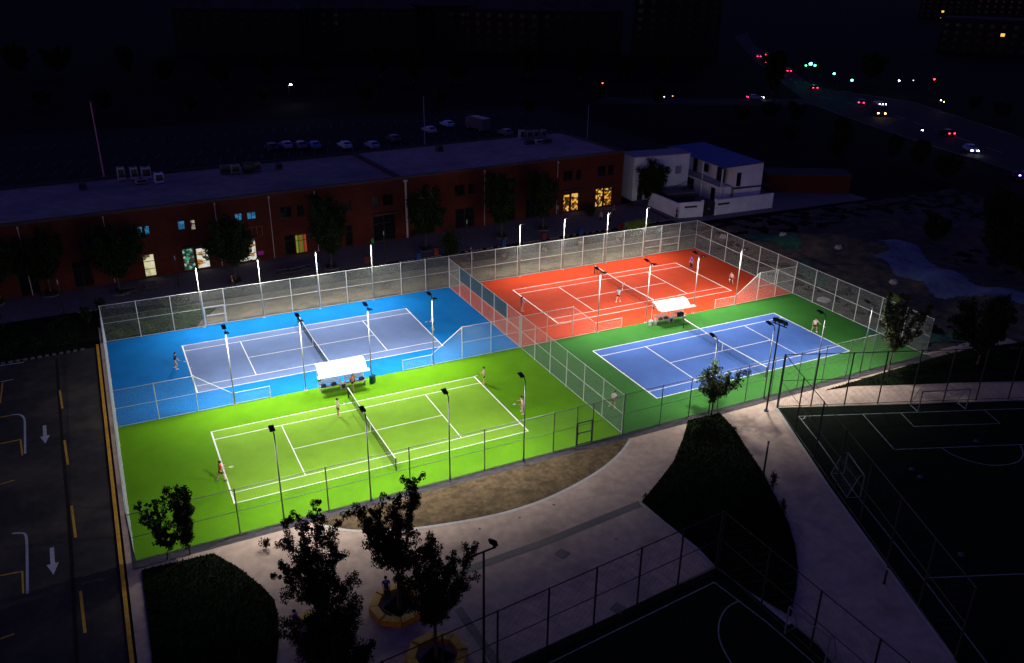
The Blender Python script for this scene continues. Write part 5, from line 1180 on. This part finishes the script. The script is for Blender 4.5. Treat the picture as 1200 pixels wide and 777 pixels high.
# ------------------------------------------------------------------ street lights, signals, masts
def signal(lb, p, H, col, s=1.0, st=22):
    x, y = G(*p); t = thing('traffic_light', lb, 'traffic light', (x, y, -.05), dB, 'traffic lights at the far junction')
    MB().tube((0, 0, 0), (0, 0, H), .1, .07, 8).build('pole', m_dark, t); hd = MB().box((0, 0, H+.3), (.3, .35, 1.0)).build('housing', m_dark, t)
    MB().lathe((0, 0, H+.3), [(.12*s, -.16*s), (.22*s, 0), (.12*s, .16*s)], 10).build('lamp', emis('signal', col, st), hd)
for lb, p, H, c, s in (('large green traffic light of the junction', (947, 96), 5.5, (.05, .9, .45), 2.6), ('small green traffic light just left of the large one', (941.5, 97), 5.2, (.05, .9, .35), 1.2), ('small green traffic light just right of the large one', (952, 97), 5.2, (.05, .9, .45), 1.6),
                       ('lone green traffic light right of the group', (974, 108), 5.2, (.05, .9, .45), 1.6), ('green traffic light nearest the lorry', (994.5, 117), 5.2, (.05, .9, .4), 1.6), ('small red light on a pole beyond the far road', (1091, 112), 4.5, (1, .02, .03), 1.3), ('tiny red light on a pole above the brick roof end', (705, 118), 4.5, (1, .05, .02), 1.0)): signal(lb, p, H, c, s)
def street_light(lb, p, H, col, st, r=.2, lit=True):
    x, y = G(*p); t = thing('street_light', lb, 'street light', (x, y, -.05), 0, 'small lights on poles in the distance')
    MB().tube((0, 0, 0), (0, 0, H), .09, .06, 8).build('pole', m_dark, t); MB().path([(0, 0, H-.05), (.5, 0, H+.1)], [.04, .04]).build('arm', m_dark, t)
    MB().lathe((.6, 0, H), [(r*.5, -r*.4), (r, 0), (r*.6, r*.5)], 10).build('lamp', emis('street_glow', col, st) if lit else m_dead, t)
for lb, p, H, c, st, r in (('bright white light on a pole beside the far road', (1075, 170), 3.2, (.7, .85, 1), 40, .22), ('white light left of the small red light beyond the far road', (1048.5, 113), 4.5, (.8, .85, 1), 25, .3), ('faint light right of the white one beyond the far road', (1066, 108), 3.5, (.5, .5, .5), 8, .2),
                           ('white light above the orange one at right', (1098, 131), 3, (.8, .9, 1), 20, .2), ('orange light beside the white one at right', (1101.5, 132), 2.8, (1, .5, .1), 20, .2), ('bright white lamp in the dark trees at upper left', (340, 122), 5, (.9, .95, 1), 60, .38), ('small white lamp at the very top left', (221.5, 30), 7, (.8, .9, 1), 30, .5),
                           ('faint yellow light below the small white lamp at top left', (226, 40), 6, (.8, .5, .1), 4, .3), ('faint white light above the blue-roofed house', (775, 127), 3, (.8, .8, .7), 5, .2), ('faint yellow light right of the faint white one above the blue-roofed house', (785, 126), 3, (.8, .5, .2), 3, .2), ('tiny amber light near the top right corner', (1190, 56), 5, (1, .5, .1), 3, .4), ('dim yellow light near the top edge at right', (1099, 33), 6, (.8, .5, .1), .6, .4), ('blue light on a short pole at the right edge', (1190, 216), 1.6, (.25, .15, 1), 18, .22)): street_light(lb, p, H, c, st, r)
def mast(lb, p, top, col, r=.1):
    x, y = G(*p); d = math.hypot(x-CAM.x, y-CAM.y); H = abs(p[1]-top)/FPX*d*1.1; t = thing('tall_mast', lb, 'mast', (x, y, -.05), 0, 'thin masts behind the brick building')
    MB().tube((0, 0, 0), (0, 0, H), r, r*.7, 8).build('pole', mat('mast_paint', col, .6, .1, 2), t); MB().box((0, 0, H+.05), (r*8, r*2, .12)).build('head', m_dark, t); MB().lathe((0, 0, 0), [(r*3, 0), (r*3, .1), (r*1.2, .2)], 8).build('base', m_dark, t)
mast('thin reddish mast behind the left part of the roof', (123, 212), 137, (.85, .35, .38), .13); mast('thin grey mast behind the roof right of its step', (498, 172), 120, (.35, .35, .45), .1); mast('thin grey mast near the right end of the roof', (688, 164), 128, (.3, .3, .38), .1)

# ------------------------------------------------------------------ distant buildings
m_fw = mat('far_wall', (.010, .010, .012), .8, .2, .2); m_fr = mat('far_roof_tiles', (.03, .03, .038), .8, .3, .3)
def apartment(lb, p, W, D, H, rz, roof='hip', lit=(), name='apartment_building'):
    x, y = G(*p); t = thing(name, lb, 'building', (x, y, -.07), rz, 'distant buildings along the top of the picture')
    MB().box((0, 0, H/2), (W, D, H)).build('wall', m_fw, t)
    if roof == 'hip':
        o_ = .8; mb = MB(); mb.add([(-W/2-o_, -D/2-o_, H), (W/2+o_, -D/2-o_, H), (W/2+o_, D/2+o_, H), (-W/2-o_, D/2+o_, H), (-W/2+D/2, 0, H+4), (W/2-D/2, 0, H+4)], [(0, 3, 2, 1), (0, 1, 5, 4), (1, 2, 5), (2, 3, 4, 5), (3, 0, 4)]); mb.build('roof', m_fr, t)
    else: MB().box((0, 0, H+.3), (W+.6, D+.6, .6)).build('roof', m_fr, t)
    nf = int(H/3.2); nw = max(2, int(W/4.5)); k = 0
    for i in range(nf):
        for j in range(nw):
            if k >= 90: break
            k += 1
            f = MB().box((-W/2+(j+.5)*W/nw, -D/2-.02, 1.8+i*3.2), (1.8, .08, 1.5)).build('window', m_frame, t)
            MB().box((-W/2+(j+.5)*W/nw, -D/2-.08, 1.8+i*3.2), (1.6, .03, 1.3)).build('pane', emis('far_lit_window', (1, .55, .12), 1.2) if (i, j) in lit else m_glassd, f)
cf = math.pi/2
for a in (('hip-roofed block at top left', (285, 62), 48, 14, 17, R_(-22)), ('hip-roofed block at the top left of centre', (425, 60), 44, 14, 17, R_(-18)), ('hip-roofed block at top centre', (535, 58), 40, 14, 18, R_(-20)), ('hip-roofed block just right of top centre', (592, 60), 34, 14, 17, R_(-45)), ('hip-roofed block with three chimneylike dormers near the tower', (672, 62), 38, 14, 17, R_(-25))): apartment(*a)
apartment('tall slab tower block at the top right of centre', (788, 66), 34, 16, 60, R_(-32), 'flat')
apartment('low block with an amber window at top right', (1165, 62), 46, 14, 14, R_(-60), 'flat', lit=((2, 5),))
apartment('hip-roofed block at the top right corner', (1120, 22), 50, 16, 16, R_(-55), 'hip', lit=((1, 3),))
apartment('hip-roofed block cut by the right picture edge', (1190, 30), 50, 16, 16, R_(-60), 'hip')
# background trees, each with a trunk and a crown, along the car park and the far road
rg = random.Random(99); made = 0
spots = []
for i in range(15): spots.append((25+i*58+rg.uniform(-18, 18), rg.uniform(84, 104)))
for i in range(9): spots.append((30+i*95+rg.uniform(-20, 20), rg.uniform(118, 134)))
for p in ((985, 163), (930, 145), (1045, 188), (900, 140), (870, 145), (1075, 199), (1105, 211), (925, 168), (980, 188), (1140, 130), (1170, 140), (905, 112), (1020, 96)): spots.append(p)
side = lambda q: 'behind the car park' if q[1] < 110 and q[0] < 860 else ('in the car park' if q[0] < 860 else 'beside the far road')
LM = [('the thin reddish mast', 108, 140), ('the thin grey mast behind the roof', 497, 125), ('the thin grey mast near the roof end', 688, 130), ('the bright white lamp at upper left', 340, 106), ('the tiny red light above the roof end', 705, 102),
      ('the slab tower', 790, 50), ('the two faint lights above the blue roof', 780, 114), ('the large green traffic light', 947, 75), ('the lone green traffic light', 974, 90), ('the green light nearest the lorry', 995, 98), ('the lorry with warm headlamps', 1029, 128),
      ('the grey car on the side road', 885, 116), ('the bright white roadside light', 1075, 157), ('the pale blue car', 1138, 176), ('the small red light beyond the road', 1091, 97), ('the pair of white and orange lights', 1100, 120), ('the bluish parked car', 524, 146),
      ('the row of violet and blue parked cars', 352, 172), ('the parked lorry', 560, 150), ('the violet light at the right edge', 1190, 206), ('the top left hip-roofed block', 285, 60), ('the top centre hip-roofed block', 535, 60), ('the blue-roofed house', 850, 190), ('the small white lamp at the very top', 221, 20), ('the left roof units', 170, 205)]
def tree_labels(spots):
    used = set(); out = []
    for x, y in spots:
        for d, nm, lx, ly in sorted((math.hypot(x-lx, (y-ly)*1.5), nm, lx, ly) for nm, lx, ly in LM):
            dx_, dy_ = x-lx, y-ly
            rel = ('left of' if dx_ < 0 else 'right of') if abs(dx_) > abs(dy_)*1.4 else ('below' if dy_ > 0 else 'above')
            if abs(dx_) > 90: rel = 'well '+rel if rel[0] in 'lr' else rel
            if (nm, rel) not in used: used.add((nm, rel)); out.append('dark distant tree %s %s' % (rel, nm)); break
    return out
LBL = tree_labels(spots); protos = []
for i, q in enumerate(spots):
    x, y = G(*q)
    lb = LBL[i]
    if i < 3:
        t = tree(lb, (x, y), 7+i, 3.2, 1.6, 300+i, limbs=9, dens=40, clump=1.3, leaf=.32, group='dark distant trees '+side(q)); protos.append(t)
    else:
        s_ = protos[i % 3]; t = s_.copy(); C.objects.link(t); t['label'] = lb; t['group'] = 'dark distant trees '+side(q)
        for ch in s_.children:
            c = ch.copy(); C.objects.link(c); c.parent = t
    sc_ = rg.uniform(.8, 1.35) if q[1] < 115 else rg.uniform(.45, .65)
    t.location = (x, y, -.06); t.scale = (sc_*1.2, sc_*1.2, sc_); t.rotation_euler = (0, 0, rg.uniform(0, 6.28))
